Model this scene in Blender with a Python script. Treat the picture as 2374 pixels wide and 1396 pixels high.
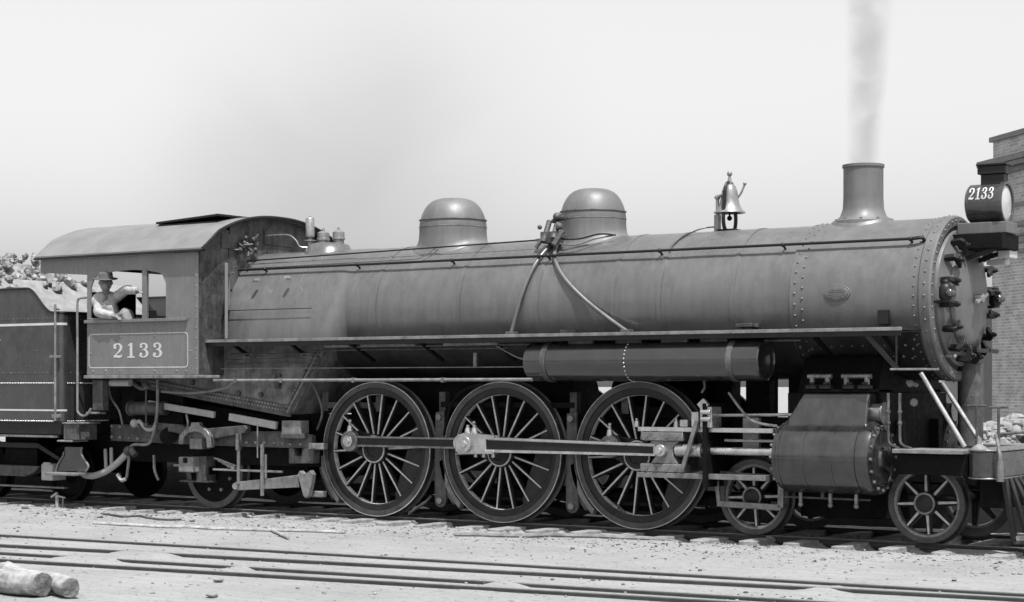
import bpy, math, random
from mathutils import Vector, Matrix, noise

random.seed(7)
R = math.radians
for o in list(bpy.data.objects):
    bpy.data.objects.remove(o)
scene = bpy.context.scene
col = scene.collection

# ------------------------------------------------------------------ camera
cam_d = bpy.data.cameras.new('camera')
cam = bpy.data.objects.new('camera', cam_d)
col.objects.link(cam)
cam.location = (12.591, -19.610, 1.695)
cam.rotation_euler = (R(90), 0, R(33.5))
cam_d.sensor_width = 36
cam_d.lens = 64.11
cam_d.shift_y = 0.0830
cam_d.clip_start = 0.1
cam_d.clip_end = 5000
scene.camera = cam

# ------------------------------------------------------------------ sky, sun, exposure
SUN = Vector((0.31, -0.26, 0.91)).normalized()
elev = math.asin(SUN.z)
az = math.atan2(SUN.x, SUN.y)
world = bpy.data.worlds.new('World')
scene.world = world
world.use_nodes = True
nt = world.node_tree
nt.nodes.clear()
sky = nt.nodes.new('ShaderNodeTexSky')
sky.sky_type = 'NISHITA'
sky.sun_disc = False
sky.sun_elevation = elev
sky.sun_rotation = az
sky.air_density = 1.0
sky.dust_density = 3.0
sky.ozone_density = 1.0
hsv = nt.nodes.new('ShaderNodeHueSaturation')      # black-and-white plate
hsv.inputs['Saturation'].default_value = 0.0
bg = nt.nodes.new('ShaderNodeBackground')
bg.inputs['Strength'].default_value = 0.128
wo = nt.nodes.new('ShaderNodeOutputWorld')
nt.links.new(sky.outputs[0], hsv.inputs['Color'])
nt.links.new(hsv.outputs[0], bg.inputs['Color'])
nt.links.new(bg.outputs[0], wo.inputs['Surface'])

sun_d = bpy.data.lights.new('sun', 'SUN')
sun_d.energy = 4.3
sun_d.angle = R(0.53)
sun_d.color = (1.0, 1.0, 1.0)
sun = bpy.data.objects.new('sun', sun_d)
col.objects.link(sun)
sun.rotation_euler = SUN.to_track_quat('Z', 'Y').to_euler()
sun.location = (0, 0, 30)

vs = scene.view_settings
vs.view_transform = 'Standard'
vs.look = 'None'
vs.exposure = 0.70
vs.gamma = 1.0
vs.use_curve_mapping = False
scene.render.engine = 'CYCLES'
scene.cycles.max_bounces = 6
scene.cycles.volume_bounces = 0
scene.cycles.transparent_max_bounces = 8

# ------------------------------------------------------------------ materials (all neutral: the plate is monochrome)
def mat(name, v, rough=0.5, metal=0.0, var=0.25, scale=3.0, streak=0.0, bump=0.0, bscale=60.0, rvar=0.1, spec=0.5):
    m = bpy.data.materials.new(name)
    m.use_nodes = True
    t = m.node_tree
    t.nodes.clear()
    N = t.nodes.new
    out = N('ShaderNodeOutputMaterial')
    p = N('ShaderNodeBsdfPrincipled')
    t.links.new(p.outputs[0], out.inputs['Surface'])
    tc = N('ShaderNodeTexCoord')
    n1 = N('ShaderNodeTexNoise')
    n1.inputs['Scale'].default_value = scale
    n1.inputs['Detail'].default_value = 7
    n1.inputs['Roughness'].default_value = 0.62
    t.links.new(tc.outputs['Object'], n1.inputs['Vector'])
    mr = N('ShaderNodeMapRange')
    mr.inputs['From Min'].default_value = 0.3
    mr.inputs['From Max'].default_value = 0.7
    mr.inputs['To Min'].default_value = v * (1 - var)
    mr.inputs['To Max'].default_value = v * (1 + var)
    t.links.new(n1.outputs['Fac'], mr.inputs['Value'])
    val = mr.outputs[0]
    if streak > 0:
        mp = N('ShaderNodeMapping')
        mp.inputs['Scale'].default_value = (14.0, 14.0, 0.9)
        t.links.new(tc.outputs['Object'], mp.inputs['Vector'])
        n2 = N('ShaderNodeTexNoise')
        n2.inputs['Scale'].default_value = 1.0
        n2.inputs['Detail'].default_value = 8
        n2.inputs['Roughness'].default_value = 0.7
        t.links.new(mp.outputs[0], n2.inputs['Vector'])
        m2 = N('ShaderNodeMapRange')
        m2.inputs['From Min'].default_value = 0.35
        m2.inputs['From Max'].default_value = 0.68
        m2.inputs['To Min'].default_value = 1 - streak
        m2.inputs['To Max'].default_value = 1 + streak
        t.links.new(n2.outputs['Fac'], m2.inputs['Value'])
        mu = N('ShaderNodeMath')
        mu.operation = 'MULTIPLY'
        t.links.new(val, mu.inputs[0])
        t.links.new(m2.outputs[0], mu.inputs[1])
        val = mu.outputs[0]
    t.links.new(val, p.inputs['Base Color'])
    n3 = N('ShaderNodeTexNoise')
    n3.inputs['Scale'].default_value = scale * 2.3
    n3.inputs['Detail'].default_value = 4
    t.links.new(tc.outputs['Object'], n3.inputs['Vector'])
    m3 = N('ShaderNodeMapRange')
    m3.inputs['From Min'].default_value = 0.3
    m3.inputs['From Max'].default_value = 0.7
    m3.inputs['To Min'].default_value = max(0.05, rough - rvar)
    m3.inputs['To Max'].default_value = min(1.0, rough + rvar)
    t.links.new(n3.outputs['Fac'], m3.inputs['Value'])
    t.links.new(m3.outputs[0], p.inputs['Roughness'])
    p.inputs['Metallic'].default_value = metal
    p.inputs['Specular IOR Level'].default_value = spec
    p.inputs['IOR'].default_value = 1.7 if spec > 0.95 else 1.5
    if bump > 0:
        n4 = N('ShaderNodeTexNoise')
        n4.inputs['Scale'].default_value = bscale
        n4.inputs['Detail'].default_value = 5
        t.links.new(tc.outputs['Object'], n4.inputs['Vector'])
        b = N('ShaderNodeBump')
        b.inputs['Strength'].default_value = bump
        b.inputs['Distance'].default_value = 0.02
        t.links.new(n4.outputs['Fac'], b.inputs['Height'])
        t.links.new(b.outputs[0], p.inputs['Normal'])
    return m

JACKET = mat('boiler_jacket', 0.084, 0.32, var=0.26, scale=1.1, streak=0.16, bump=0.22, bscale=3.0, rvar=0.14, spec=0.9)
RESV = mat('reservoir_paint', 0.022, 0.16, var=0.3, scale=3, streak=0.1, bump=0.08, bscale=8, spec=0.9)
GRAPH = mat('smokebox_graphite', 0.092, 0.45, var=0.18, scale=3, streak=0.12, bump=0.05, bscale=30, spec=0.7)
FIREB = mat('scaled_firebox', 0.12, 0.7, var=0.65, scale=4, streak=0.3, bump=0.3, bscale=30, spec=0.3)
BELLY_SHADE = mat('painted_shade', 0.016, 0.5, var=0.6, scale=3, streak=0.3, bump=0.1, bscale=10, spec=0.3)  # near-black: shade under the running board put into the colour
CABP = mat('cab_paint', 0.115, 0.26, var=0.16, scale=2.5, streak=0.14, bump=0.15, bscale=3.0, spec=0.9)
TENP = mat('tender_paint', 0.032, 0.20, var=0.25, scale=2.0, streak=0.2, bump=0.25, bscale=2.5, spec=0.9)
CYLP = mat('cylinder_jacket', 0.020, 0.15, var=0.6, scale=4, streak=0.3, bump=0.10, bscale=6, spec=0.93)
BLACK = mat('black_paint', 0.010, 0.4, var=0.4, scale=5, bump=0.05, spec=0.3)
SOOT = mat('sooty_iron', 0.004, 0.7, var=0.4, scale=6, bump=0.1, spec=0.12)
WHEEL = mat('wheel_paint', 0.011, 0.45, var=0.6, scale=7, bump=0.12, bscale=30, spec=0.35)
TYRE = mat('tyre_steel', 0.034, 0.4, var=0.6, scale=9, bump=0.08, spec=0.6)
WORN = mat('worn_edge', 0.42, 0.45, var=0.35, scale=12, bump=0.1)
LAMPP = mat('lamp_enamel', 0.035, 0.18, var=0.3, scale=8, spec=0.9)
DARKGLASS = mat('tinted_lens', 0.0145, 0.05, var=0.05, spec=1.0)
STEEL = mat('bright_steel', 0.42, 0.30, metal=0.75, var=0.25, scale=8, bump=0.05)
OILY = mat('oily_steel', 0.1740, 0.32, metal=0.5, var=0.4, scale=9, bump=0.1, bscale=50)
GRIME = mat('grimy_iron', 0.055, 0.55, var=0.7, scale=6, streak=0.3, bump=0.3, bscale=45, spec=0.4)
DUSTY = mat('dusty_iron', 0.135, 0.6, var=0.5, scale=8, bump=0.25, bscale=50)
ROOFP = mat('roof_canvas', 0.135, 0.6, var=0.22, scale=2, bump=0.06, bscale=30)
WHITE = mat('white_paint', 0.4176, 0.5, var=0.12, scale=10)
CREAM = mat('pale_lagging', 0.2900, 0.7, var=0.15, scale=12, bump=0.2)
BRASS = mat('worn_brass', 0.2320, 0.32, metal=0.5, var=0.25, scale=9)
DOMEP = mat('dome_paint', 0.098, 0.5, var=0.15, scale=3, streak=0.14, spec=0.6)
COALM = mat('coal', 0.15, 0.55, var=0.6, scale=6, bump=0.4, bscale=20, spec=0.5)
WOOD = mat('weathered_wood', 0.25, 0.85, var=0.5, scale=9, streak=0.1, bump=0.5, bscale=25)
CUT = mat('cut_wood_end', 0.11, 0.85, var=0.5, scale=16, bump=0.6, bscale=40)
TIE = mat('tie_wood', 0.20, 0.85, var=0.45, scale=8, bump=0.5, bscale=20)
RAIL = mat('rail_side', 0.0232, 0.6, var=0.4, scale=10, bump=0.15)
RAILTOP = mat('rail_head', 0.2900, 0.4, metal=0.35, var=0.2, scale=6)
STONE = mat('pale_stone', 0.1958, 0.85, var=0.3, scale=6, bump=0.4, bscale=20)
CLINK = mat('dark_clinker', 0.0435, 0.85, var=0.4, scale=14, bump=0.4)
PLASTER = mat('pale_plaster', 0.2610, 0.85, var=0.1, scale=1.5, streak=0.12, bump=0.15)
COPING = mat('stone_coping', 0.1566, 0.8, var=0.2, scale=4, bump=0.2)
SHIRT = mat('pale_shirt', 0.2871, 0.9, var=0.15, scale=14, bump=0.35, bscale=22)
OVERALL = mat('work_overalls', 0.1696, 0.9, var=0.25, scale=14, bump=0.4, bscale=20)
SKIN = mat('skin', 0.1436, 0.55, var=0.1, scale=20)
HAIR = mat('dark_hair', 0.0145, 0.7, var=0.3, scale=30)
FELT = mat('felt_hat', 0.0725, 0.9, var=0.2, scale=20)
GLASSW = None

def glass_mat():
    m = bpy.data.materials.new('window_glass')
    m.use_nodes = True
    t = m.node_tree
    t.nodes.clear()
    out = t.nodes.new('ShaderNodeOutputMaterial')
    mix = t.nodes.new('ShaderNodeMixShader')
    tr = t.nodes.new('ShaderNodeBsdfTransparent')
    tr.inputs[0].default_value = (0.9, 0.9, 0.9, 1)
    gl = t.nodes.new('ShaderNodeBsdfGlossy')
    gl.inputs['Roughness'].default_value = 0.08
    fr = t.nodes.new('ShaderNodeFresnel')
    fr.inputs[0].default_value = 1.5
    t.links.new(fr.outputs[0], mix.inputs[0])
    t.links.new(tr.outputs[0], mix.inputs[1])
    t.links.new(gl.outputs[0], mix.inputs[2])
    t.links.new(mix.outputs[0], out.inputs['Surface'])
    return m
GLASS = glass_mat()
LENS = mat('lamp_lens', 0.4350, 0.12, var=0.03, scale=4)

def ground_mat():
    m = bpy.data.materials.new('dusty_ground')
    m.use_nodes = True
    t = m.node_tree
    t.nodes.clear()
    N = t.nodes.new
    L = t.links.new
    out = N('ShaderNodeOutputMaterial')
    p = N('ShaderNodeBsdfPrincipled')
    p.inputs['Roughness'].default_value = 0.95
    p.inputs['Specular IOR Level'].default_value = 0.1
    L(p.outputs[0], out.inputs['Surface'])
    tc = N('ShaderNodeTexCoord')
    def nz(scale, det, mp=None, rough=0.6):
        n = N('ShaderNodeTexNoise')
        n.inputs['Scale'].default_value = scale
        n.inputs['Detail'].default_value = det
        n.inputs['Roughness'].default_value = rough
        if mp:
            k = N('ShaderNodeMapping')
            k.inputs['Scale'].default_value = mp
            L(tc.outputs['Object'], k.inputs['Vector'])
            L(k.outputs[0], n.inputs['Vector'])
        else:
            L(tc.outputs['Object'], n.inputs['Vector'])
        return n.outputs['Fac']
    def rng(v, a, b, c, d):
        n = N('ShaderNodeMapRange')
        for k, x in zip(('From Min', 'From Max', 'To Min', 'To Max'), (a, b, c, d)):
            n.inputs[k].default_value = x
        L(v, n.inputs['Value'])
        return n.outputs[0]
    def mul(a, b):
        n = N('ShaderNodeMath')
        n.operation = 'MULTIPLY'
        L(a, n.inputs[0]); L(b, n.inputs[1])
        return n.outputs[0]
    a = rng(nz(0.5, 6), 0.3, 0.7, 0.205, 0.265)
    b = rng(nz(1.0, 8, (1.2, 9, 1)), 0.3, 0.7, 0.88, 1.1)     # wheel ruts and rakings along the tracks
    c = rng(nz(19, 7, None, 0.75), 0.34, 0.45, 0.5, 1.0)      # cinders
    d = rng(nz(110, 3), 0.25, 0.75, 0.82, 1.15)
    L(mul(mul(a, b), mul(c, d)), p.inputs['Base Color'])
    bu = N('ShaderNodeBump')
    bu.inputs['Strength'].default_value = 0.6
    bu.inputs['Distance'].default_value = 0.03
    L(nz(30, 8, None, 0.7), bu.inputs['Height'])
    L(bu.outputs[0], p.inputs['Normal'])
    return m
GROUND = ground_mat()

def brick_mat():
    m = bpy.data.materials.new('brick_wall')
    m.use_nodes = True
    t = m.node_tree
    t.nodes.clear()
    N = t.nodes.new
    L = t.links.new
    out = N('ShaderNodeOutputMaterial')
    p = N('ShaderNodeBsdfPrincipled')
    p.inputs['Roughness'].default_value = 0.9
    L(p.outputs[0], out.inputs['Surface'])
    tc = N('ShaderNodeTexCoord')
    sp = N('ShaderNodeSeparateXYZ')
    L(tc.outputs['Object'], sp.inputs[0])
    ad = N('ShaderNodeMath')
    L(sp.outputs[0], ad.inputs[0]); L(sp.outputs[1], ad.inputs[1])
    cb = N('ShaderNodeCombineXYZ')
    L(ad.outputs[0], cb.inputs[0]); L(sp.outputs[2], cb.inputs[1])
    br = N('ShaderNodeTexBrick')
    br.inputs['Color1'].default_value = (0.24, 0.24, 0.24, 1)
    br.inputs['Color2'].default_value = (0.36, 0.36, 0.36, 1)
    br.inputs['Mortar'].default_value = (0.46, 0.46, 0.46, 1)
    br.inputs['Scale'].default_value = 1.0
    br.inputs['Mortar Size'].default_value = 0.008
    br.inputs['Brick Width'].default_value = 0.22
    br.inputs['Row Height'].default_value = 0.075
    L(cb.outputs[0], br.inputs['Vector'])
    n = N('ShaderNodeTexNoise')
    n.inputs['Scale'].default_value = 2.0
    n.inputs['Detail'].default_value = 7
    L(tc.outputs['Object'], n.inputs['Vector'])
    mr = N('ShaderNodeMapRange')
    mr.inputs['From Min'].default_value = 0.3
    mr.inputs['From Max'].default_value = 0.7
    mr.inputs['To Min'].default_value = 0.8
    mr.inputs['To Max'].default_value = 1.2
    L(n.outputs['Fac'], mr.inputs['Value'])
    mx = N('ShaderNodeMixRGB')
    mx.blend_type = 'MULTIPLY'
    mx.inputs[0].default_value = 1
    L(br.outputs['Color'], mx.inputs[1]); L(mr.outputs[0], mx.inputs[2])
    L(mx.outputs[0], p.inputs['Base Color'])
    bu = N('ShaderNodeBump')
    bu.inputs['Strength'].default_value = 0.5
    bu.inputs['Distance'].default_value = 0.01
    L(br.outputs['Fac'], bu.inputs['Height'])
    bu.invert = True
    L(bu.outputs[0], p.inputs['Normal'])
    return m
BRICK = brick_mat()

# ------------------------------------------------------------------ mesh helpers
def frame_of(d):
    d = Vector(d).normalized()
    a = Vector((0, 0, 1)) if abs(d.z) < 0.9 else Vector((1, 0, 0))
    u = d.cross(a).normalized()
    return u, d.cross(u).normalized(), d

class MB:
    def __init__(s):
        s.v = []
        s.f = []
    def add(s, vs, fs):
        k = len(s.v)
        s.v += [tuple(v) for v in vs]
        s.f += [tuple(i + k for i in f) for f in fs]
        return s
    def box(s, x0, x1, y0, y1, z0, z1):
        vs = [(x, y, z) for x in (x0, x1) for y in (y0, y1) for z in (z0, z1)]
        return s.add(vs, [(0, 1, 3, 2), (4, 6, 7, 5), (0, 4, 5, 1), (2, 3, 7, 6), (0, 2, 6, 4), (1, 5, 7, 3)])
    def bar(s, p0, p1, w, h, up=(0, 0, 1), w1=None, h1=None):
        p0, p1 = Vector(p0), Vector(p1)
        d = (p1 - p0).normalized()
        u = d.cross(Vector(up))
        if u.length < 1e-4:
            u = d.cross(Vector((0, 1, 0)))
        u.normalize()
        n = u.cross(d).normalized()
        w1 = w if w1 is None else w1
        h1 = h if h1 is None else h1
        vs = []
        for p, a, b in ((p0, w, h), (p1, w1, h1)):
            vs += [p - u * a / 2 - n * b / 2, p + u * a / 2 - n * b / 2, p + u * a / 2 + n * b / 2, p - u * a / 2 + n * b / 2]
        return s.add(vs, [(0, 3, 2, 1), (4, 5, 6, 7), (0, 1, 5, 4), (1, 2, 6, 5), (2, 3, 7, 6), (3, 0, 4, 7)])
    def cyl(s, p0, p1, r0, r1=None, n=20, caps=True):
        p0, p1 = Vector(p0), Vector(p1)
        r1 = r0 if r1 is None else r1
        u, w, d = frame_of(p1 - p0)
        vs = []
        for p, r in ((p0, r0), (p1, r1)):
            for i in range(n):
                a = 2 * math.pi * i / n
                vs.append(p + (u * math.cos(a) + w * math.sin(a)) * r)
        fs = [(i, (i + 1) % n, n + (i + 1) % n, n + i) for i in range(n)]
        if caps:
            fs += [tuple(range(n - 1, -1, -1)), tuple(range(n, 2 * n))]
        return s.add(vs, fs)
    def tube(s, pts, r, n=8):
        pts = [Vector(p) for p in pts]
        u, w, d = frame_of(pts[1] - pts[0])
        vs = []
        rr = r if isinstance(r, (list, tuple)) else [r] * len(pts)
        for i, p in enumerate(pts):
            if i == 0: t = pts[1] - pts[0]
            elif i == len(pts) - 1: t = pts[-1] - pts[-2]
            else: t = (pts[i + 1] - pts[i]).normalized() + (pts[i] - pts[i - 1]).normalized()
            t.normalize()
            u = (u - t * u.dot(t)).normalized()
            w = t.cross(u)
            for k in range(n):
                a = 2 * math.pi * k / n
                vs.append(p + (u * math.cos(a) + w * math.sin(a)) * rr[i])
        fs = []
        for i in range(len(pts) - 1):
            for k in range(n):
                fs.append((i * n + k, i * n + (k + 1) % n, (i + 1) * n + (k + 1) % n, (i + 1) * n + k))
        m = (len(pts) - 1) * n
        fs += [tuple(range(n - 1, -1, -1)), tuple(range(m, m + n))]
        return s.add(vs, fs)
    def lathe(s, prof, origin=(0, 0, 0), axis='Z', n=48, caps=False):
        o = Vector(origin)
        vs = []
        for r, h in prof:
            for i in range(n):
                a = 2 * math.pi * i / n
                c, q = r * math.cos(a), r * math.sin(a)
                vs.append(o + Vector({'Z': (c, q, h), 'X': (h, c, q), 'Y': (q, h, c)}[axis]))
        fs = []
        for j in range(len(prof) - 1):
            for i in range(n):
                fs.append((j * n + i, j * n + (i + 1) % n, (j + 1) * n + (i + 1) % n, (j + 1) * n + i))
        if caps:
            m = (len(prof) - 1) * n
            fs += [tuple(range(n - 1, -1, -1)), tuple(range(m, m + n))]
        return s.add(vs, fs)
    def xz(s, poly, y0, y1):
        n = len(poly)
        vs = [(x, y0, z) for x, z in poly] + [(x, y1, z) for x, z in poly]
        return s.add(vs, [tuple(range(n)), tuple(range(2 * n - 1, n - 1, -1))] + [((i + 1) % n, i, n + i, n + (i + 1) % n) for i in range(n)])
    def yz(s, poly, x0, x1):
        n = len(poly)
        vs = [(x0, y, z) for y, z in poly] + [(x1, y, z) for y, z in poly]
        return s.add(vs, [tuple(range(n - 1, -1, -1)), tuple(range(n, 2 * n))] + [(i, (i + 1) % n, n + (i + 1) % n, n + i) for i in range(n)])
    def xy(s, poly, z0, z1):
        n = len(poly)
        vs = [(x, y, z0) for x, y in poly] + [(x, y, z1) for x, y in poly]
        return s.add(vs, [tuple(range(n - 1, -1, -1)), tuple(range(n, 2 * n))] + [(i, (i + 1) % n, n + (i + 1) % n, n + i) for i in range(n)])
    def ball(s, c, r, n=10, m=6, sc=(1, 1, 1)):
        c = Vector(c)
        vs = [c + Vector((0, 0, r * sc[2]))]
        for j in range(1, m):
            t = math.pi * j / m
            for i in range(n):
                a = 2 * math.pi * i / n
                vs.append(c + Vector((r * sc[0] * math.sin(t) * math.cos(a), r * sc[1] * math.sin(t) * math.sin(a), r * sc[2] * math.cos(t))))
        vs.append(c - Vector((0, 0, r * sc[2])))
        fs = [(0, 1 + i, 1 + (i + 1) % n) for i in range(n)]
        for j in range(m - 2):
            for i in range(n):
                fs.append((1 + j * n + i, 1 + (j + 1) * n + i, 1 + (j + 1) * n + (i + 1) % n, 1 + j * n + (i + 1) % n))
        l = 1 + (m - 2) * n
        fs += [(l + i, len(vs) - 1, l + (i + 1) % n) for i in range(n)]
        return s.add(vs, fs)
    def rivet(s, p, nrm, r=0.013):
        p, nrm = Vector(p), Vector(nrm).normalized()
        u, w, d = frame_of(nrm)
        vs = []
        for rr, h in ((1.0, -0.1), (0.85, 0.45), (0.4, 0.75)):
            for i in range(6):
                a = math.pi * i / 3
                vs.append(p + (u * math.cos(a) + w * math.sin(a)) * r * rr + d * r * h)
        fs = [(j * 6 + i, j * 6 + (i + 1) % 6, j * 6 + 6 + (i + 1) % 6, j * 6 + 6 + i) for j in range(2) for i in range(6)]
        fs.append(tuple(range(12, 18)))
        return s.add(vs, fs)
    def sheet(s, rows, close=False):
        n = len(rows[0])
        vs = [p for r in rows for p in r]
        fs = []
        for j in range(len(rows) - 1):
            for i in range(n if close else n - 1):
                fs.append((j * n + i, j * n + (i + 1) % n, (j + 1) * n + (i + 1) % n, (j + 1) * n + i))
        return s.add(vs, fs)
    def mesh(s, name, smooth=40):
        me = bpy.data.meshes.new(name)
        me.from_pydata(s.v, [], s.f)
        me.validate()
        if smooth:
            me.polygons.foreach_set('use_smooth', [True] * len(me.polygons))
            me.set_sharp_from_angle(angle=R(smooth))
        me.update()
        return me
    def build(s, name, material, parent=None, bevel=0.0, smooth=40, loc=None):
        me = s.mesh(name, smooth)
        me.materials.append(material)
        return put(name, me, parent, bevel, loc)

def put(name, me, parent=None, bevel=0.0, loc=None, rot=None):
    o = bpy.data.objects.new(name, me)
    col.objects.link(o)
    if parent: o.parent = parent
    if loc: o.location = loc
    if rot: o.rotation_euler = rot
    if bevel:
        b = o.modifiers.new('bevel', 'BEVEL')
        b.width = bevel
        b.segments = 2
        b.limit_method = 'ANGLE'
        b.angle_limit = R(40)
    return o

def empty(name, loc=(0, 0, 0), rot=(0, 0, 0), parent=None):
    o = bpy.data.objects.new(name, None)
    o.empty_display_size = 0.2
    col.objects.link(o)
    o.location = loc
    o.rotation_euler = rot
    if parent: o.parent = parent
    return o

def tag(o, label, cat, group=None, kind=None):
    o['label'] = label
    o['category'] = cat
    if group: o['group'] = group
    if kind: o['kind'] = kind
    return o

def stuff(o):
    o['kind'] = 'stuff'
    return o

def copy_tree(o, parent=None):
    c = o.copy()
    col.objects.link(c)
    c.parent = parent
    for ch in o.children:
        copy_tree(ch, c)
    return c

def arc(cx, cy, r, a0, a1, n):
    return [(cx + r * math.cos(R(a0 + (a1 - a0) * i / n)), cy + r * math.sin(R(a0 + (a1 - a0) * i / n))) for i in range(n + 1)]

def smooth_path(pts, k=6):
    pts = [Vector(p) for p in pts]
    out = []
    for i in range(len(pts) - 1):
        p0 = pts[max(i - 1, 0)]; p1 = pts[i]; p2 = pts[i + 1]; p3 = pts[min(i + 2, len(pts) - 1)]
        for j in range(k):
            t = j / k
            out.append(0.5 * ((2 * p1) + (p2 - p0) * t + (2 * p0 - 5 * p1 + 4 * p2 - p3) * t * t + (3 * p1 - p0 - 3 * p2 + p3) * t ** 3))
    out.append(pts[-1])
    return out

# painted numerals: strokes of varying width in a unit-high box
def stroke(pts):
    q = []
    for a, b in zip(pts, pts[1:]):
        n = max(1, int(math.hypot(b[0] - a[0], b[1] - a[1]) / 0.08))
        q += [tuple(a[k] + (b[k] - a[k]) * i / n for k in range(3)) for i in range(n)]
    pts = q + [pts[-1]]
    P = [Vector((p[0], p[1])) for p in pts]
    L, Rr = [], []
    for i, p in enumerate(P):
        t = (P[min(i + 1, len(P) - 1)] - P[max(i - 1, 0)]).normalized()
        n = Vector((-t.y, t.x)) * pts[i][2] / 2
        L.append(p + n); Rr.append(p - n)
    return L, Rr
def arcw(cx, cy, rx, ry, a0, a1, w0, w1, n=14):
    out = []
    for i in range(n + 1):
        a = R(a0 + (a1 - a0) * i / n)
        k = abs(math.cos(a)) ** 1.5
        out.append((cx + rx * math.cos(a), cy + ry * math.sin(a), w0 + (w1 - w0) * k))
    return out
def disc(cx, cy, r):
    return [(cx - r + 2 * r * i / 8, cy, 2 * r * math.sqrt(max(0.02, 1 - (1 - i / 4) ** 2))) for i in range(9)]
GLYPH = {
    '1': ([[(0.30, 0, 0.17), (0.30, 1.0, 0.17)], [(0.06, 0.045, 0.09), (0.54, 0.045, 0.09)], [(0.10, 0.80, 0.05), (0.20, 0.88, 0.10), (0.30, 0.97, 0.07)]], 0.60),
    '2': ([arcw(0.31, 0.70, 0.23, 0.255, 165, -25, 0.09, 0.17), [(0.515, 0.60, 0.16), (0.43, 0.45, 0.12), (0.25, 0.27, 0.07), (0.10, 0.10, 0.06)],
           [(0.06, 0.10, 0.16), (0.22, 0.12, 0.17), (0.40, 0.08, 0.17), (0.54, 0.11, 0.13), (0.58, 0.24, 0.04)], disc(0.15, 0.70, 0.095)], 0.66),
    '3': ([arcw(0.27, 0.755, 0.20, 0.20, 160, -78, 0.085, 0.16), arcw(0.27, 0.29, 0.24, 0.245, 84, -160, 0.085, 0.17), [(0.18, 0.54, 0.05), (0.34, 0.54, 0.07)],
           disc(0.13, 0.74, 0.085), disc(0.12, 0.25, 0.09)], 0.64),
}
def numerals(text, x0, z0, h, y, width=None, gap=0.16):
    """list of one flat mesh per figure, standing in the xz plane at y, facing -y"""
    tot = sum(GLYPH[c][1] for c in text) + gap * (len(text) - 1)
    sx = (width / tot) if width else h
    x = x0
    res = []
    for c in text:
        m = MB()
        for q, st in enumerate(GLYPH[c][0]):
            L, Rr = stroke(st)
            n = len(L)
            yy = y - 0.0006 * q
            m.add([(x + p.x * sx, yy, z0 + p.y * h) for p in L] + [(x + p.x * sx, yy, z0 + p.y * h) for p in Rr],
                  [(i, i + 1, n + i + 1, n + i) for i in range(n - 1)])
        res.append(m)
        x += (GLYPH[c][1] + gap) * sx
    return res

# ================================================================== THE SETTING
def bumpf(x, y, cx, cy, rx, ry):
    d = ((x - cx) / rx) ** 2 + ((y - cy) / ry) ** 2
    return max(0.0, 1 - d) ** 1.5 if d < 1 else 0.0
RL = {}   # foreground rail lines: (x0, y0, x1, y1)
RL['a'] = (-4.24, -5.14, 4.65, -4.70)
RL['b'] = (-3.06, -6.09, 7.85, -4.92)
RL['c'] = (-2.41, -6.70, 5.42, -6.10)
RL['d'] = (-1.73, -7.24, 5.37, -6.50)
def rail_y(k, x):
    x0, y0, x1, y1 = RL[k]
    return y0 + (y1 - y0) * (x - x0) / (x1 - x0)
TIES = []                # tie positions along the locomotive track, and how far the dirt has sunk beyond each
random.seed(3)
_x = -10.3
while _x < 7.6:
    TIES.append((_x, random.choice((0.0, 0.35, 0.8, 1.0, 1.0))))
    _x += random.uniform(0.50, 0.62)
def sstep(a, b, v):
    t = max(0.0, min(1.0, (v - a) / (b - a)))
    return t * t * (3 - 2 * t)
def gh(x, y):
    a = abs(y)
    n = noise.noise(Vector((x * 0.6, y * 0.6, 0))) * 0.018 + noise.noise(Vector((x * 2.3, y * 2.3, 5))) * 0.010 + noise.noise(Vector((x * 6, y * 6, 9))) * 0.006
    if a < 0.70: h = -0.15
    elif a < 2.2:
        h = -0.045 - 0.03 * sstep(1.3, 2.2, a) - 0.03 * sstep(0.84, 0.95, a) * (1 - sstep(1.30, 1.5, a))
        if -10.5 < x < 7.7 and a < 1.4:
            g = 0.0
            for i, (tx_, pk) in enumerate(TIES[:-1]):
                nx = TIES[i + 1][0]
                if tx_ <= x < nx:
                    d = min(x - tx_, nx - x)
                    g = pk * sstep(0.10, 0.20, d)
                    break
            h -= 0.075 * g * (1 - sstep(1.2, 1.40, a))
        if a > 1.1: h += 0.02 * noise.noise(Vector((x * 3.1, y * 3.1, 3)))
    else: h = -0.070
    if -8.4 < y < -3.6 and -14 < x < 13:
        dr = min(abs(y - rail_y(k, x)) for k in RL)
        w = sstep(0.10, 0.55, dr)
        h = -0.064 + (h + 0.064) * w
        n *= 0.12 + 0.88 * w
    elif y < -30 or y > 30 or abs(x) > 40: n *= 0.3
    h += n * (1.0 if a > 1.5 else 0.7)
    for (k, x0, x1) in (('b', -1.35, -0.72), ('c', -1.42, -0.76), ('c', 0.72, 0.86), ('c', 3.6, 3.8), ('b', 6.1, 6.3)):
        d = y - rail_y(k, x)
        if x0 - 0.10 < x < x1 + 0.10 and -0.5 < d < 0.2:
            e = min(1, (x - x0 + 0.10) / 0.10, (x1 + 0.10 - x) / 0.10)
            h += 0.036 * e * (1 if d > -0.16 else (d + 0.5) / 0.34)
    return h
def axis_lines(a, b, step, far):
    n = int(round((b - a) / step))
    mid = [a + (b - a) * i / n for i in range(n + 1)]
    lo, hi, d = [], [], step
    p, q = a, b
    while p > -far or q < far:
        d *= 1.45
        p -= d; q += d
        lo.append(p); hi.append(q)
    return lo[::-1] + mid + hi
xs = axis_lines(-12.0, 9.0, 0.11, 2500)
ys = axis_lines(-10.5, 3.0, 0.11, 2500)
g = MB()
g.sheet([[(x, y, gh(x, y)) for x in xs] for y in ys])
ground = g.build('ground', GROUND)
ground['kind'] = 'structure'
ground['label'] = 'pale dusty cinder ground of the railway yard'

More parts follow.
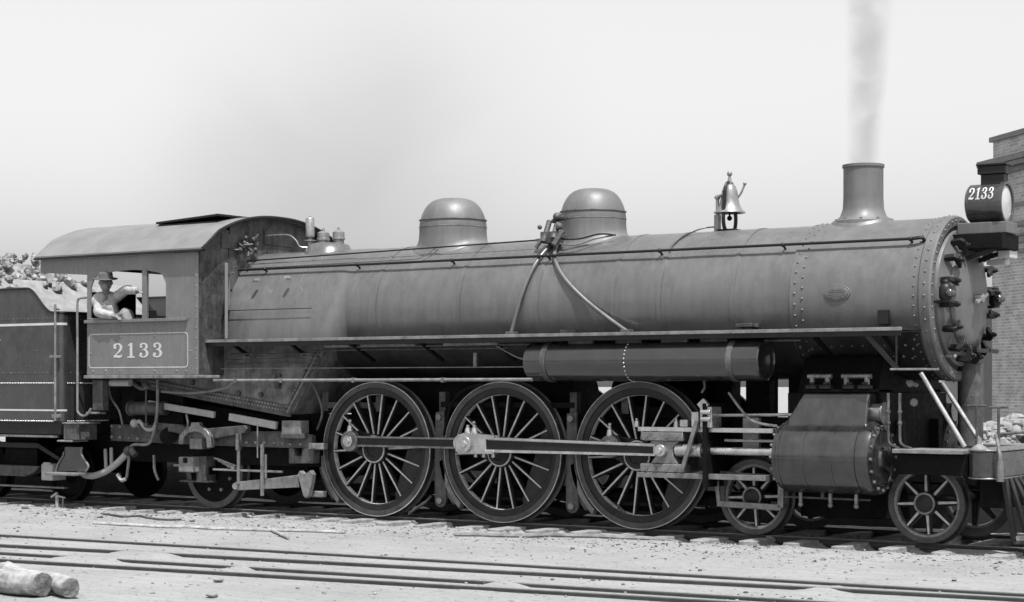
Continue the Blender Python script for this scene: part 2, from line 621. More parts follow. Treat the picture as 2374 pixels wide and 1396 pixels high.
# ---- rails
RAILP = [(-0.065, -0.14), (0.065, -0.14), (0.065, -0.126), (0.009, -0.112), (0.009, -0.042), (0.034, -0.036), (0.034, -0.006), (0.026, 0.0), (-0.026, 0.0), (-0.034, -0.006), (-0.034, -0.036), (-0.009, -0.042), (-0.009, -0.112), (-0.065, -0.126)]
def rail(x0, y0, x1, y1, z, label, group, hs=1.0):
    r = math.atan2(y1 - y0, x1 - x0)
    L = math.hypot(x1 - x0, y1 - y0)
    o = MB().yz(RAILP, 0, L).build('rail', RAIL, smooth=0, loc=(x0, y0, z))
    o.scale = (1, 1, hs)
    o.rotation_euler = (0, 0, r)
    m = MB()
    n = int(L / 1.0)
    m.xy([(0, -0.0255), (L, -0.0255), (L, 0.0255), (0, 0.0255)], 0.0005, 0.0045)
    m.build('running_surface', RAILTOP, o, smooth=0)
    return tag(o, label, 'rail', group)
rail(-26, -0.752, 14, -0.752, 0, 'near rail under the locomotive driving wheels, sunlit along its top', 'rails of the locomotive track', 0.52)
rail(-26, 0.752, 14, 0.752, 0, 'far rail in the shade underneath the locomotive', 'rails of the locomotive track', 0.52)
def ext(k, xa, xb): return (xa, rail_y(k, xa), xb, rail_y(k, xb))
rail(*ext('a', -14, 13), -0.039, 'foreground rail nearest to the locomotive, farthest from the viewer of the four', 'rails set in the dusty foreground')
rail(*ext('b', -14, 13), -0.031, 'second foreground rail counting from the locomotive, broken by a covering of dirt', 'rails set in the dusty foreground')
rail(*ext('c', -14, 13), -0.035, 'third foreground rail counting from the locomotive, with dirt over part of it', 'rails set in the dusty foreground')
rail(*ext('d', -14, 13), -0.031, 'foreground rail closest to the viewer, beside the logs', 'rails set in the dusty foreground')

# ---- ties
def tie_mesh(seed):
    random.seed(seed)
    m = MB()
    pts = []
    for y in (-1.3, -0.6, 0.6, 1.3):
        w = 0.115 + random.uniform(-0.012, 0.012)
        pts.append([(-w, y, -0.32), (w, y, -0.32), (w - 0.01, y, -0.148 + random.uniform(-.012, .004)), (-w + 0.01, y, -0.148 + random.uniform(-.012, .004))])
    m.sheet(pts, close=True)
    m.f.append((3, 2, 1, 0)); m.f.append((12, 13, 14, 15))
    me = m.mesh('tie', 0)
    me.materials.append(TIE)
    return me
tms = [tie_mesh(i) for i in range(5)]
random.seed(4)
for i, (x, pk) in enumerate(TIES):
    o = put('railway_tie', tms[i % 5], None, 0.012, (x, random.uniform(-.06, .06), 0.120 + random.uniform(-.016, .008)), (0, 0, random.uniform(-.02, .02)))
    tag(o, 'rough wooden tie under the locomotive track, its end poking out of the dirt', 'railway tie', 'ties under the locomotive track')

# ---- loose dirt, stones and cinders
def lump(m, c, r, sq=0.7, seed=0, n=7, k=5):
    a = len(m.v)
    m.ball(c, r, n, k, (1, 1, sq))
    c = Vector(c)
    for j in range(a, len(m.v)):
        v = Vector(m.v[j])
        f = 1 + 0.55 * noise.noise((v - c) / r * 1.3 + Vector((seed * 3.1, seed, 0)))
        m.v[j] = tuple(c + (v - c) * f)
    return m
random.seed(21)
m = MB()
for i in range(2600):
    x = random.uniform(-9, 9)
    y = random.choice((random.gauss(-1.6, 0.35), random.gauss(-2.2, .6), random.uniform(-9.5, -1.2)))
    if y < -9.8 or abs(y) < .95: continue
    r = random.choice((0.008, 0.012, 0.016)) * random.uniform(0.7, 1.5)
    lump(m, (x, y, gh(x, y) + r * 0.2), r, 0.7, i, 5, 4)
stuff(tag(m.build('gravel', STONE, smooth=60), 'scattered pale pebbles and clods over the dusty ground', 'gravel'))
m = MB()
cl = [(random.uniform(-9, 9), random.choice((random.gauss(-1.8, .4), random.uniform(-9, -2)))) for _ in range(70)]
for i in range(1300):
    if random.random() < 0.6:
        c_ = random.choice(cl)
        x, y = random.gauss(c_[0], 0.35), random.gauss(c_[1], 0.12)
    else:
        x, y = random.uniform(-9, 9), random.choice((random.gauss(-1.7, 0.4), random.uniform(-9.5, -1.3)))
    if y < -9.8 or abs(y) < .95: continue
    r = random.choice((0.005, 0.007, 0.009, 0.014, 0.022)) * random.uniform(.6, 1.2)
    lump(m, (x, y, gh(x, y) + r * 0.1), r, 0.6, i, 5, 4)
stuff(tag(m.build('cinders', CLINK, smooth=60), 'small dark cinders dotted over the dusty ground', 'cinders'))
m = MB()
for i in range(90):                      # earth heaped against the tie ends
    x = random.uniform(-9.5, 2.2)
    y = random.gauss(-1.22, 0.16)
    r = random.uniform(0.05, 0.13)
    lump(m, (x, min(y, -1.0), gh(x, min(y, -1.0)) - 0.02), r * 0.6, random.uniform(0.45, .85), i, 10, 7)
stuff(tag(m.build('earth_clods', STONE, smooth=60), 'pale earth heaped between the tie ends beside the near rail', 'earth'))
lm = []
for i in range(4):
    me = lump(MB(), (0, 0, 0), 0.07, 0.6, i + 11, 10, 7).mesh('stone', 55)
    me.materials.append(STONE)
    lm.append(me)

# ---- brick engine house at the right, turned about 45 degrees to the track
bh = empty('brick_building', (-2.37, 24.46, -0.1), (0, 0, R(-44.1)))
tag(bh, 'brick railway building with stone cornice behind the locomotive front', 'building')
MB().box(0, 14, 0, 8, -0.3, 6.95).build('wall', BRICK, bh, smooth=0)
MB().box(-0.06, 14.06, -0.06, 8.06, 4.98, 5.06).box(-0.10, 14.1, -0.10, 8.1, 5.22, 5.36).box(-0.05, 14.05, -0.05, 8.05, 5.38, 5.46).box(-0.09, 14.09, -0.09, 8.09, 5.62, 5.74).build('string_course', COPING, bh, 0.008, 0)
MB().box(-0.04, 14.04, -0.04, 8.04, 6.10, 6.20).build('string_course', COPING, bh, 0.008, 0)
MB().box(-0.12, 14.1, -0.12, 8.1, 6.95, 7.06).box(-0.24, 14.2, -0.24, 8.2, 7.07, 7.18).box(-0.28, 14.2, -0.28, 8.2, 7.19, 7.34).build('cornice', COPING, bh, 0.008, 0)
MB().box(0.02, 13.98, 0.02, 7.98, 7.345, 7.80).build('parapet', BRICK, bh, smooth=0)
MB().box(-0.06, 14.06, -0.06, 8.06, 7.805, 7.93).build('coping', COPING, bh, 0.01, 0)
ax = empty('plastered_annex', (-3.5, 25.6, -0.1), (0, 0, R(33.5)))
tag(ax, 'low pale plastered annex beside the brick building, behind the smokebox', 'building')
MB().box(-2.2, 1.05, 0, 3, -0.3, 4.2).build('wall', PLASTER, ax, smooth=0)
MB().box(-0.0, 1.0, -0.10, 0.0, -0.3, 2.2).build('pilaster', PLASTER, ax, 0.01, 0)
MB().box(-2.3, 1.1, -0.12, 3.1, 4.2, 4.32).build('roof_edge', COPING, ax, 0.01, 0)
# ---- dark bank added beyond the locomotive to hide sunlit ground
rows = []
for i in range(121):
    x = -24 + 33.0 * i / 120
    e = min(1, (x + 24) / 3, (9.0 - x) / 1.5)
    rows.append([(x, 1.75 + 3.2 * j / 12, -0.17 + max(0, e) * 0.84 * math.sin(math.pi * j / 12) ** 0.7 * (1 + .12 * noise.noise(Vector((x * .9, j * .4, 1)))) + 0.03 * noise.noise(Vector((x * 4, j, 2)))) for j in range(13)])
bank = MB().sheet(rows).build('added_dark_bank', SOOT, smooth=60)
bank['kind'] = 'structure'
bank['label'] = 'low dark bank added beyond the locomotive to hide the bright ground'
# ---- rubble heap in front of the building
random.seed(5)
m = MB()
fw = Vector((-0.552, 0.834, 0)); rt = Vector((0.834, 0.552, 0)); c0 = Vector((12.591, -19.61, 0))
for i in range(1300):
    a = random.uniform(6.6, 13.5)
    d = random.gauss(0, 0.75)
    h = 1.08 * max(0, 1 - (d / 1.5) ** 2) * (0.86 + 0.25 * noise.noise(Vector((a * 1.1, 0, 2))))
    p = c0 + fw * (38 + d) + rt * a
    r = random.choice((0.04, 0.06, 0.09, 0.14)) * random.uniform(.8, 1.2)
    lump(m, (p.x, p.y, h - 0.1), r, random.uniform(.6, 1), i, 7, 5)
stuff(tag(m.build('rubble_heap', STONE, smooth=45), 'pale heap of broken stone in front of the brick building', 'rubble heap'))

# ---- logs at the lower left
def log(name, p0, p1, r, label, seed, n=34):
    p0, p1 = Vector(p0), Vector(p1)
    root = empty(name, p0 - Vector((0, 0, r)))
    tag(root, label, 'log', 'logs lying in the foreground')
    u, w, d = frame_of(p1 - p0)
    rows = []
    for j in range(41):
        t = j / 40
        c = p0.lerp(p1, t) + (u * noise.noise(Vector((t * 2, seed, 0))) + w * noise.noise(Vector((t * 2, seed, 7)))) * 0.03
        rr = r * (1 + 0.08 * noise.noise(Vector((t * 3, seed, 3))))
        rows.append([c + (u * math.cos(2 * math.pi * i / n) + w * math.sin(2 * math.pi * i / n)) * rr * (1 + 0.16 * noise.noise(Vector((math.cos(2 * math.pi * i / n) * 1.6, math.sin(2 * math.pi * i / n) * 1.6, seed + t * .9))) + 0.07 * noise.noise(Vector((math.cos(2 * math.pi * i / n) * 6, math.sin(2 * math.pi * i / n) * 6, seed + t * 7)))) - root.location for i in range(n)])
    b = MB().sheet(rows, close=True)
    b.build('bark', WOOD, root, smooth=60)
    for rw, nm, s in ((rows[0], 'cut_end', 1), (rows[-1], 'cut_end', -1)):
        c = sum(rw, Vector()) / n
        e = MB()
        vs = [c - d * 0.006 * s]
        for f in (0.35, 0.7, 0.93, 1.0):
            for q in rw:
                vs.append(c + (q - c) * f - d * s * ((0.012 * noise.noise(q * 18 * f + Vector((seed, 0, 0))) + 0.004) if f < 1 else 0.0))
        fs = [(0, 1 + i, 1 + (i + 1) % n) for i in range(n)]
        for k in range(3):
            fs += [(1 + k * n + i, 1 + (k + 1) * n + i, 1 + (k + 1) * n + (i + 1) % n, 1 + k * n + (i + 1) % n) for i in range(n)]
        e.add(vs, fs)
        e.build(nm, CUT, root, smooth=60)
    return root
log('log', (1.17, -9.02, 0.005), (-0.35, -8.35, 0.01), 0.082, 'log farthest right of the three, its round cut end facing the viewer', 1.3)
log('log', (0.90, -9.06, 0.035), (-0.75, -8.95, 0.04), 0.105, 'middle log of the three, with a split slanting end', 4.1)
log('log', (0.44, -9.22, 0.055), (-1.2, -9.75, 0.05), 0.12, 'thick log at the left edge of the picture, cut off by the frame', 7.7)


# ================================================================== THE LOCOMOTIVE
loco = empty('steam_locomotive', (0, 0, 0))
tag(loco, 'black steam passenger locomotive with six spoked driving wheels, numbered 2133', 'locomotive')
BC, BR = 2.665, 0.885           # boiler axis height and radius

# ---- boiler barrel, jacket bands, smokebox
def ring(x, r, n=72, c=BC): return [(x, r * math.sin(2 * math.pi * i / n), c + r * math.cos(2 * math.pi * i / n)) for i in range(n)]
b = MB().sheet([ring(x, BR + 0.0015 * math.sin(x * 5)) for x in [-2.7 + 6.65 * i / 40 for i in range(41)]], close=True)
barrel = b.build('boiler_barrel', JACKET, loco, smooth=50)
for x in (-1.95, -0.62, 0.55, 1.62, 2.25, 3.2):
    MB().sheet([ring(x - 0.03, BR + 0.001), ring(x - 0.03, BR + 0.007), ring(x + 0.03, BR + 0.007), ring(x + 0.03, BR + 0.001)], close=True).build('jacket_band', JACKET, barrel, smooth=30)
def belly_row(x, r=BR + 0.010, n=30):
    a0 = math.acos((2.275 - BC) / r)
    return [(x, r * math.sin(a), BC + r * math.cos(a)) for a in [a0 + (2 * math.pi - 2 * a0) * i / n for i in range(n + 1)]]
MB().sheet([belly_row(x) for x in (-2.72, -1, 1, 2.5, 3.915)]).build('belly_shade', BELLY_SHADE, loco, smooth=50)  # dark sheet paints the running board's shade onto the lower boiler
MB().sheet([belly_row(x, BR + 0.0215) for x in (3.93, 4.7, 5.415)]).build('belly_shade', BELLY_SHADE, loco, smooth=50)  # same painted shade on the lower smokebox
sb = MB().sheet([ring(3.92, BR - .01), ring(3.92, BR + 0.016), ring(5.44, BR + 0.016), ring(5.44, BR - 0.1)], close=True)
smokebox = sb.build('smokebox', GRAPH, loco, 0.004, 30)
m = MB()
for k in range(46):
    a = 2 * math.pi * k / 46
    for x, da in ((3.985, 0), (4.075, math.pi / 46)):
        m.rivet((x, (BR + .016) * math.sin(a + da), BC + (BR + .016) * math.cos(a + da)), (0, math.sin(a + da), math.cos(a + da)), 0.016)
for k in range(52):
    a = 2 * math.pi * k / 52
    m.rivet((5.375, (BR + .016) * math.sin(a), BC + (BR + .016) * math.cos(a)), (0, math.sin(a), math.cos(a)), 0.014)
mr2 = MB()
for i in range(8):                # rivets of the saddle, low on the side
    for j, z in enumerate((2.02, 2.14)):
        yy = -math.sqrt((BR + .017) ** 2 - (z - BC) ** 2)
        mr2.rivet((4.42 + i * 0.125 + j * .06, yy, z), (0, yy, z - BC), 0.013)
for x, z in ((5.12, 2.12), (5.22, 2.14), (5.30, 2.10), (5.16, 2.02), (5.26, 2.0), (5.34, 2.2), (3.98, 2.13), (4.12, 2.11), (4.24, 2.12), (4.36, 2.13)):
    yy = -math.sqrt((BR + .021) ** 2 - (z - BC) ** 2)
    mr2.rivet((x, yy, z), (0, yy, z - BC), 0.016)
stuff(mr2.build('saddle_rivets', DUSTY, smokebox, smooth=60))
stuff(m.build('smokebox_rivets', GRAPH, smokebox, smooth=60))
# builder's plate
pl = MB()
cz, hy = 2.72, 0.0
for (sx, sz, off) in ((0.155, 0.088, 0.012), (0.130, 0.066, 0.020)):
    rows = []
    for o in (0.0, off):
        rows.append([(4.50 + sx * math.cos(t), -math.sqrt((BR + .016 + o) ** 2 - (cz + sz * math.sin(t) - BC) ** 2), cz + sz * math.sin(t)) for t in [2 * math.pi * i / 36 for i in range(36)]])
    pl.sheet(rows, close=True)
    pl.f.append(tuple(range(len(pl.v) - 36, len(pl.v))))
plate = pl.build('builder_plate', GRAPH, smokebox, 0.002, 30)
m = MB()
for z, w in ((2.755, 0.14), (2.735, 0.2), (2.705, 0.2), (2.685, 0.14)):
    y = -math.sqrt((BR + .037) ** 2 - (z - BC) ** 2)
    m.box(4.5 - w / 2, 4.5 + w / 2, y - 0.003, y + 0.02, z - 0.006, z + 0.006)
m.build('raised_lettering', GRAPH, smokebox, 0, 0)
# front ring, front plate and door
fr = MB().lathe([(BR - 0.12, 5.42), (BR + 0.018, 5.42), (BR + 0.034, 5.44), (BR + 0.034, 5.55), (BR + 0.015, 5.57), (0.81, 5.57), (0.80, 5.50)], (0, 0, BC), 'X', 72)
front = fr.build('front_ring', GRAPH, loco, 0, 28)
m = MB()
for k in range(44):
    a = 2 * math.pi * k / 44
    m.rivet((5.57, 0.862 * math.sin(a), BC + 0.862 * math.cos(a)), (1, 0, 0), 0.016)
    m.rivet((5.50, (BR + .034) * math.sin(a), BC + (BR + .034) * math.cos(a)), (0, math.sin(a), math.cos(a)), 0.015)
stuff(m.build('ring_rivets', GRAPH, front, smooth=60))
fp = MB().lathe([(0.82, 5.48), (0.80, 5.51), (0.765, 5.515), (0.75, 5.585), (0.69, 5.60), (0.60, 5.655), (0.57, 5.66)], (0, 0, BC), 'X', 64)
fplate = fp.build('front_plate', GRAPH, loco, 0, 28)
dm = MB().lathe([(0.585, 5.645), (0.585, 5.675), (0.57, 5.69), (0.40, 5.735), (0.2, 5.755), (0.0, 5.76)], (0, 0, BC), 'X', 64)
door = dm.build('smokebox_door', GRAPH, loco, 0, 35)
def clamp_mesh():
    c = MB()
    c.xz([(5.60, 0.72), (5.60, 0.66), (5.70, 0.665), (5.715, 0.54), (5.745, 0.54), (5.765, 0.60), (5.76, 0.70), (5.72, 0.735)], -0.026, 0.026)
    c.cyl((5.72, 0, 0.655), (5.81, 0, 0.655), 0.022, n=6)
    c.cyl((5.76, 0, 0.655), (5.785, 0, 0.655), 0.034, n=6)
    return c.mesh('clamp', 30)
cm = clamp_mesh()
cm.materials.append(BLACK)
for k in range(16):
    put('clamp', cm, door, 0.004, (0, 0, BC), (R(360 * k / 16 + 8), 0, 0))
MB().cyl((5.75, 0, BC), (5.84, 0, BC), 0.05, n=16).bar((5.82, -0.18, BC - .05), (5.82, 0.18, BC + .05), 0.03, 0.04).build('door_handle', STEEL, door, 0.004)
MB().box(5.60, 5.80, -0.10, 0.62, BC - 0.60, BC - 0.555).build('door_step', BLACK, door, 0.006, 0)
# classification lamps on brackets at each side of the front
for s, lab in ((-1, None), (1, None)):
    y = s * 0.80
    lm_ = MB().lathe([(0.0, -0.08), (0.06, -0.08), (0.072, -0.06), (0.072, 0.05), (0.05, 0.08), (0.038, 0.09), (0.042, 0.11), (0.018, 0.135), (0, 0.137)], (5.70, y, 2.70), 'Z', 20)
    lamp = lm_.build('marker_lamp', BLACK, loco, 0, 40)
    MB().ball((5.76, y - 0.045, 2.69), 0.05, 12, 8).build('lens', DARKGLASS, lamp)
    MB().ball((5.765, y + 0.045, 2.69), 0.04, 12, 8).build('lens', DARKGLASS, lamp)
    MB().cyl((5.56, y, 2.60), (5.70, y, 2.60), 0.018, n=8).cyl((5.70, y, 2.59), (5.70, y, 2.63), 0.05, n=12).build('lamp_bracket', BLACK, lamp)
MB().tube([(5.57, -0.45, 2.02), (5.66, -0.45, 2.02)], 0.014).ball((5.67, -0.45, 2.02), 0.026).build('handrail_knob', STEEL, loco)

# ---- headlight on its bracket
hx, hz, hr = 5.69, 3.70, 0.215
hl = MB().lathe([(0, hx), (hr - .02, hx), (hr, hx + 0.02), (hr, hx + 0.37), (hr + 0.018, hx + 0.375), (hr + 0.018, hx + 0.42), (hr - 0.012, hx + 0.42), (hr - 0.012, hx + 0.39)], (0, 0, hz), 'X', 40)
head = hl.build('headlight', LAMPP, loco, 0, 30)
MB().lathe([(hr - 0.012, hx + 0.395), (0.12, hx + 0.415), (0, hx + 0.42)], (0, 0, hz), 'X', 32).build('lens', LENS, head)
MB().box(hx + 0.14, hx + 0.40, -0.075, 0.075, hz + hr - 0.03, hz + hr + 0.10).box(hx + 0.11, hx + 0.43, -0.10, 0.10, hz + hr + 0.10, hz + hr + 0.19).box(hx + 0.10, hx + 0.44, -0.12, 0.12, hz + hr + 0.19, hz + hr + 0.215).build('vent', BLACK, head, 0.008, 0)
nb = MB()
nums = numerals('2133', hx + 0.05, hz + 0.03, 0.135, 0, width=0.285, gap=0.08)
for q in nums:
    v2 = []
    for (x, y, z) in q.v:
        zz = z - hz
        v2.append((x, -math.sqrt((hr + 0.012) ** 2 - zz * zz) + y, z))
    q.v = v2
    q.build('painted_figure', WHITE, head, smooth=0)
MB().box(5.60, 6.16, -0.17, 0.17, 3.36, 3.485).build('headlight_box', GRAPH, head, 0.008, 0)
MB().yz([(-0.28, 3.19), (0.28, 3.19), (0.28, 3.355), (-0.28, 3.355)], 5.55, 6.14).build('headlight_shelf', SOOT, head, 0.006, 0)
for s in (-1, 1): MB().bar((5.58, s * 0.2, 3.05), (6.05, s * 0.2, 3.19), 0.03, 0.05).build('bracket_strut', BLACK, head, 0.004, 0)
MB().box(5.98, 6.12, 0.05, 0.30, 3.10, 3.185).box(5.80, 6.02, 0.20, 0.34, 3.04, 3.10).build('number_lamp', LENS, head, 0.01, 0)

# ---- firebox above and below the running board
def fb_sec(x, k):
    """k=1 full firebox section, k=0 barrel circle; from the crown down the near side to the bottom"""
    pts = []
    n = 26
    for i in range(n + 1):
        a = R(90) * i / n * 1.02
        cy, czz = BR * math.sin(a), BC + BR * math.cos(a)
        if i <= 15:
            fy, fz = (BR + 0.02) * math.sin(a), BC + (BR + 0.01) * math.cos(a)
        else:
            t = (i - 15) / (n - 15)
            a0 = R(90) * 15 / n * 1.02
            y0, z0 = (BR + 0.02) * math.sin(a0), BC + (BR + 0.01) * math.cos(a0)
            fy = y0 + (1.07 - y0) * (1 - (1 - t) ** 1.9)
            fz = z0 + (2.28 - z0) * t
            czz = fz
            cy = math.sqrt(BR * BR - (fz - BC) ** 2)
        pts.append((cy + (fy - cy) * k, czz + (fz - czz) * k))
    return pts
rows = []
for x, k in ((-4.70, 1), (-4.0, 1), (-3.3, 1), (-2.72, 1), (-2.64, 0.97), (-2.59, 0.85), (-2.55, 0.6), (-2.51, 0.3), (-2.46, 0.08), (-2.42, 0.0), (-2.40, -0.02)):
    h = fb_sec(x, k)
    full = [(x, -y, z) for y, z in reversed(h)] + [(x, y, z) for y, z in h[1:]]
    rows.append(full)
firebox = MB().sheet(rows).build('firebox', JACKET, loco, smooth=50)
MB().tube([(-4.35, -1.062, 2.72), (-3.4, -1.062, 2.72), (-2.85, -1.06, 2.72)], 0.006, 6).build('seam', BLACK, firebox)
MB().tube([(-3.30 + .003 * i, -y - .002, z) for i, (y, z) in enumerate(fb_sec(0, 1))], 0.005, 5).build('seam', JACKET, firebox)
for px_ in ((-3.930, -0.900, 3.127), (-3.373, -0.900, 3.139)):
    p = Vector((px_[0], -0.955, px_[2]))
    MB().cyl(p + Vector((0, .06, 0)), p + Vector((0, -.02, 0)), 0.03, n=10).cyl(p + Vector((0, -.02, 0)), p + Vector((0, -.035, 0)), 0.016, n=6).build('washout_plug', STEEL, firebox)
lowf = MB().xz([(-6.0, 1.70), (-3.22, 1.315), (-2.74, 2.06), (-2.62, 2.30), (-6.0, 2.30)], -1.02, 1.02)
lower = lowf.build('firebox_lower', FIREB, loco, 0.02, 30)
m = MB()
for i in range(52):
    t = i / 51
    for k, dz in enumerate((0.035, 0.085)):
        m.rivet((-5.9 + 2.62 * t + .025 * k, -1.045, 1.69 - 0.365 * t + dz), (0, -1, 0), 0.019)
for i in range(18):
    t = i / 17
    for k in (0, 1):
        m.rivet((-3.22 + 0.5 * t - .07 * k - .04, -1.035, 1.36 + 0.74 * t + .02), (0, -1, 0), 0.02)
stuff(m.build('firebox_rivets', DUSTY, lower, smooth=60))
MB().bar((-5.95, -1.03, 1.735), (-3.22, -1.03, 1.355), 0.03, 0.15, (0, 0, 1)).build('mud_ring', GRIME, lower, 0.004, 0)
MB().bar((-3.24, -1.025, 1.34), (-2.74, -1.025, 2.08), 0.02, 0.16, (0, 1, 0)).build('throat_flange', DUSTY, lower, 0.004, 0)
MB().bar((-5.86, -1.0, 1.45), (-4.62, -1.0, 1.30), 0.05, 0.09).build('grate_bearer', CREAM, lower, 0.006, 0)
MB().bar((-4.34, -1.0, 1.275), (-3.50, -1.0, 1.165), 0.05, 0.10).build('grate_bearer', CREAM, lower, 0.006, 0)
for x, z in ((-4.15, 1.60), (-3.75, 1.58), (-5.0, 1.74), (-3.55, 1.8)):
    MB().cyl((x, -1.0, z), (x, -1.06, z), 0.035, n=10).build('stay_cap', GRIME, lower)
MB().xz([(-5.7, 1.5), (-3.25, 1.22), (-3.25, 0.45), (-3.9, 0.35), (-5.0, 0.5), (-5.7, 1.0)], -0.66, 0.66).build('ash_pan', SOOT, loco, 0.01, 0)

# ---- domes, stack, bell, whistle, safety valves
def on_boiler(rho, t, off):
    yy = rho * math.sin(t)
    return BC + math.sqrt(BR * BR - yy * yy) + off
def dome(name, x, r, top):
    n = 64
    ts = [2 * math.pi * i / n for i in range(n)]
    rows = []
    for dr, off in ((0.085, -0.01), (0.08, 0.012), (0.05, 0.022), (0.024, 0.05), (0.008, 0.095)):
        rows.append([(x + (r + dr) * math.cos(t), (r + dr) * math.sin(t), on_boiler(r + dr, t, off)) for t in ts])
    z0 = 3.78
    rows.append([(x + r * math.cos(t), r * math.sin(t), max(z0 - .07, on_boiler(r, t, 0.11))) for t in ts])
    for i in range(17):
        a = R(90) * i / 16
        rr = r * (math.cos(a) ** 0.55 if i < 16 else 0.0)
        z = z0 + (top - z0) * math.sin(a) ** 1.25
        rows.append([(x + rr * math.cos(t), rr * math.sin(t), z) for t in ts])
    d = MB().sheet(rows, close=True).build(name, DOMEP, loco, 0, 60)
    for z in (3.775, 3.868):
        MB().lathe([(r - .012, z), (r + 0.004, z), (r + 0.004, z + 0.012), (r - .02, z + 0.012)], (x, 0, 0), 'Z', 56).build('bead', DUSTY, d, 0, 40)
    return d
d1 = dome('steam_dome', -1.32, 0.445, 4.165)
d2 = dome('sand_dome', 0.83, 0.415, 4.165)
st = MB().lathe([(0.34, 3.45), (0.335, 3.52), (0.33, 3.575), (0.265, 3.63), (0.232, 3.72), (0.226, 3.85), (0.226, 4.185), (0.238, 4.19), (0.238, 4.222), (0.222, 4.225), (0.20, 4.19), (0.20, 3.6)], (4.43, 0, 0), 'Z', 48)
stack = st.build('smokestack', DOMEP, loco, 0, 35)
m = MB()
for k in range(10):
    a = 2 * math.pi * k / 10
    m.cyl((4.43 + 0.31 * math.cos(a), 0.31 * math.sin(a), 3.50), (4.43 + 0.31 * math.cos(a), 0.31 * math.sin(a), 3.60), 0.016, n=6)
stuff(m.build('base_bolts', GRAPH, stack))
sd = MB()
rows = []
for i in range(2):
    rows.append([(4.43 + (0.36 - .02 * i) * math.cos(t), (0.36 - .02 * i) * math.sin(t), BC + math.sqrt((BR + .016) ** 2 - ((0.36 - .02 * i) * math.sin(t)) ** 2) + (0.0 + .03 * i)) for t in [2 * math.pi * k / 48 for k in range(48)]])
sd.sheet(rows, close=True)
rows2 = [rows[1], [(4.43 + 0.22 * math.cos(t), 0.22 * math.sin(t), BC + BR + 0.06) for t in [2 * math.pi * k / 48 for k in range(48)]]]
sd.sheet(rows2, close=True)
sd.build('stack_flange', GRAPH, stack, 0, 40)
# bell
bx = 2.73
bell = MB().lathe([(0.0, 4.115), (0.045, 4.11), (0.075, 4.08), (0.095, 4.02), (0.105, 3.94), (0.122, 3.86), (0.155, 3.80), (0.19, 3.772), (0.192, 3.76), (0.17, 3.762), (0.13, 3.80), (0.10, 3.88), (0.0, 4.0)], (bx, 0, 0), 'Z', 32).build('bell', BRASS, loco, 0, 45)
MB().lathe([(0.0, 4.115), (0.03, 4.12), (0.022, 4.17), (0.014, 4.20), (0.03, 4.215), (0.033, 4.235), (0.02, 4.26), (0, 4.265)], (bx, 0, 0), 'Z', 16).build('finial', BRASS, bell)
MB().cyl((bx, 0, 3.9), (bx, 0, 3.73), 0.012, n=8).ball((bx, 0, 3.70), 0.032).build('clapper', SOOT, bell)
yk = MB()
for s in (-1, 1):
    yk.tube(smooth_path([(bx, s * 0.03, 3.53), (bx, s * 0.13, 3.57), (bx, s * 0.165, 3.68), (bx, s * 0.15, 3.80), (bx, s * 0.135, 3.95), (bx, s * 0.13, 4.02)]), 0.024, 8)
yk.tube(smooth_path([(bx, -0.13, 4.0), (bx, -0.09, 4.10), (bx, 0, 4.13), (bx, 0.09, 4.10), (bx, 0.13, 4.0)]), 0.018, 8)
yk.box(bx - 0.11, bx + 0.11, -0.12, 0.12, 3.51, 3.565)
yk.build('yoke', BLACK, bell)
rg = MB().cyl((bx - 0.13, -0.06, 3.53), (bx - 0.13, -0.06, 3.74), 0.042, n=14).cyl((bx - 0.13, -0.06, 3.74), (bx - 0.13, -0.06, 3.93), 0.022, n=10).cyl((bx - 0.16, -0.06, 3.95), (bx - 0.02, -0.10, 3.98), 0.02, n=8).ball((bx - 0.13, -0.06, 3.95), 0.035)
rg.build('bell_ringer', BRASS, bell)
MB().tube([(bx + 0.085, 0.03, 3.93), (bx + 0.13, 0.05, 4.0), (bx + 0.17, 0.06, 4.10)], 0.013).ball((bx + 0.172, 0.06, 4.11), 0.022).build('bell_arm', BRASS, bell)
MB().tube(smooth_path([(bx - 0.17, -0.06, 3.60), (bx - .28, -0.10, 3.59), (bx - 0.36, -0.22, 3.545), (bx - .43, -0.45, 3.44), (bx - .46, -0.58, 3.35), (bx - .46, -.66, 3.27)]), 0.009, 6).build('air_pipe', BLACK, bell)
# turret with whistle and safety valves
tur = MB().lathe([(0.40, 3.42), (0.33, 3.55), (0.28, 3.64), (0.20, 3.665), (0, 3.67)], (-3.42, 0, 0), 'Z', 36).build('turret', JACKET, loco, 0, 50)
for x in (-3.52, -3.25):
    MB().lathe([(0.075, 3.60), (0.075, 3.70), (0.09, 3.71), (0.09, 3.735), (0.082, 3.74), (0.082, 3.81), (0.05, 3.835), (0.02, 3.84), (0.018, 3.875), (0, 3.88)], (x, 0, 0), 'Z', 20).build('safety_valve', BRASS, tur, 0, 40)
MB().lathe([(0.055, 3.50), (0.055, 3.60), (0.04, 3.61), (0.04, 3.70), (0.085, 3.71), (0.085, 3.725), (0.03, 3.73), (0.03, 3.765), (0.062, 3.77), (0.062, 4.02), (0.05, 4.035), (0.012, 4.04), (0.012, 4.06), (0, 4.06)], (-3.76, 0, 0), 'Z', 20).build('whistle', BRASS, loco, 0, 40)
MB().tube(smooth_path([(-3.76, -0.04, 3.62), (-3.84, -0.12, 3.63), (-3.90, -0.14, 3.72), (-4.05, -0.14, 3.80), (-4.4, -0.2, 3.80)]), 0.011, 6).build('whistle_lever', BRASS, loco)

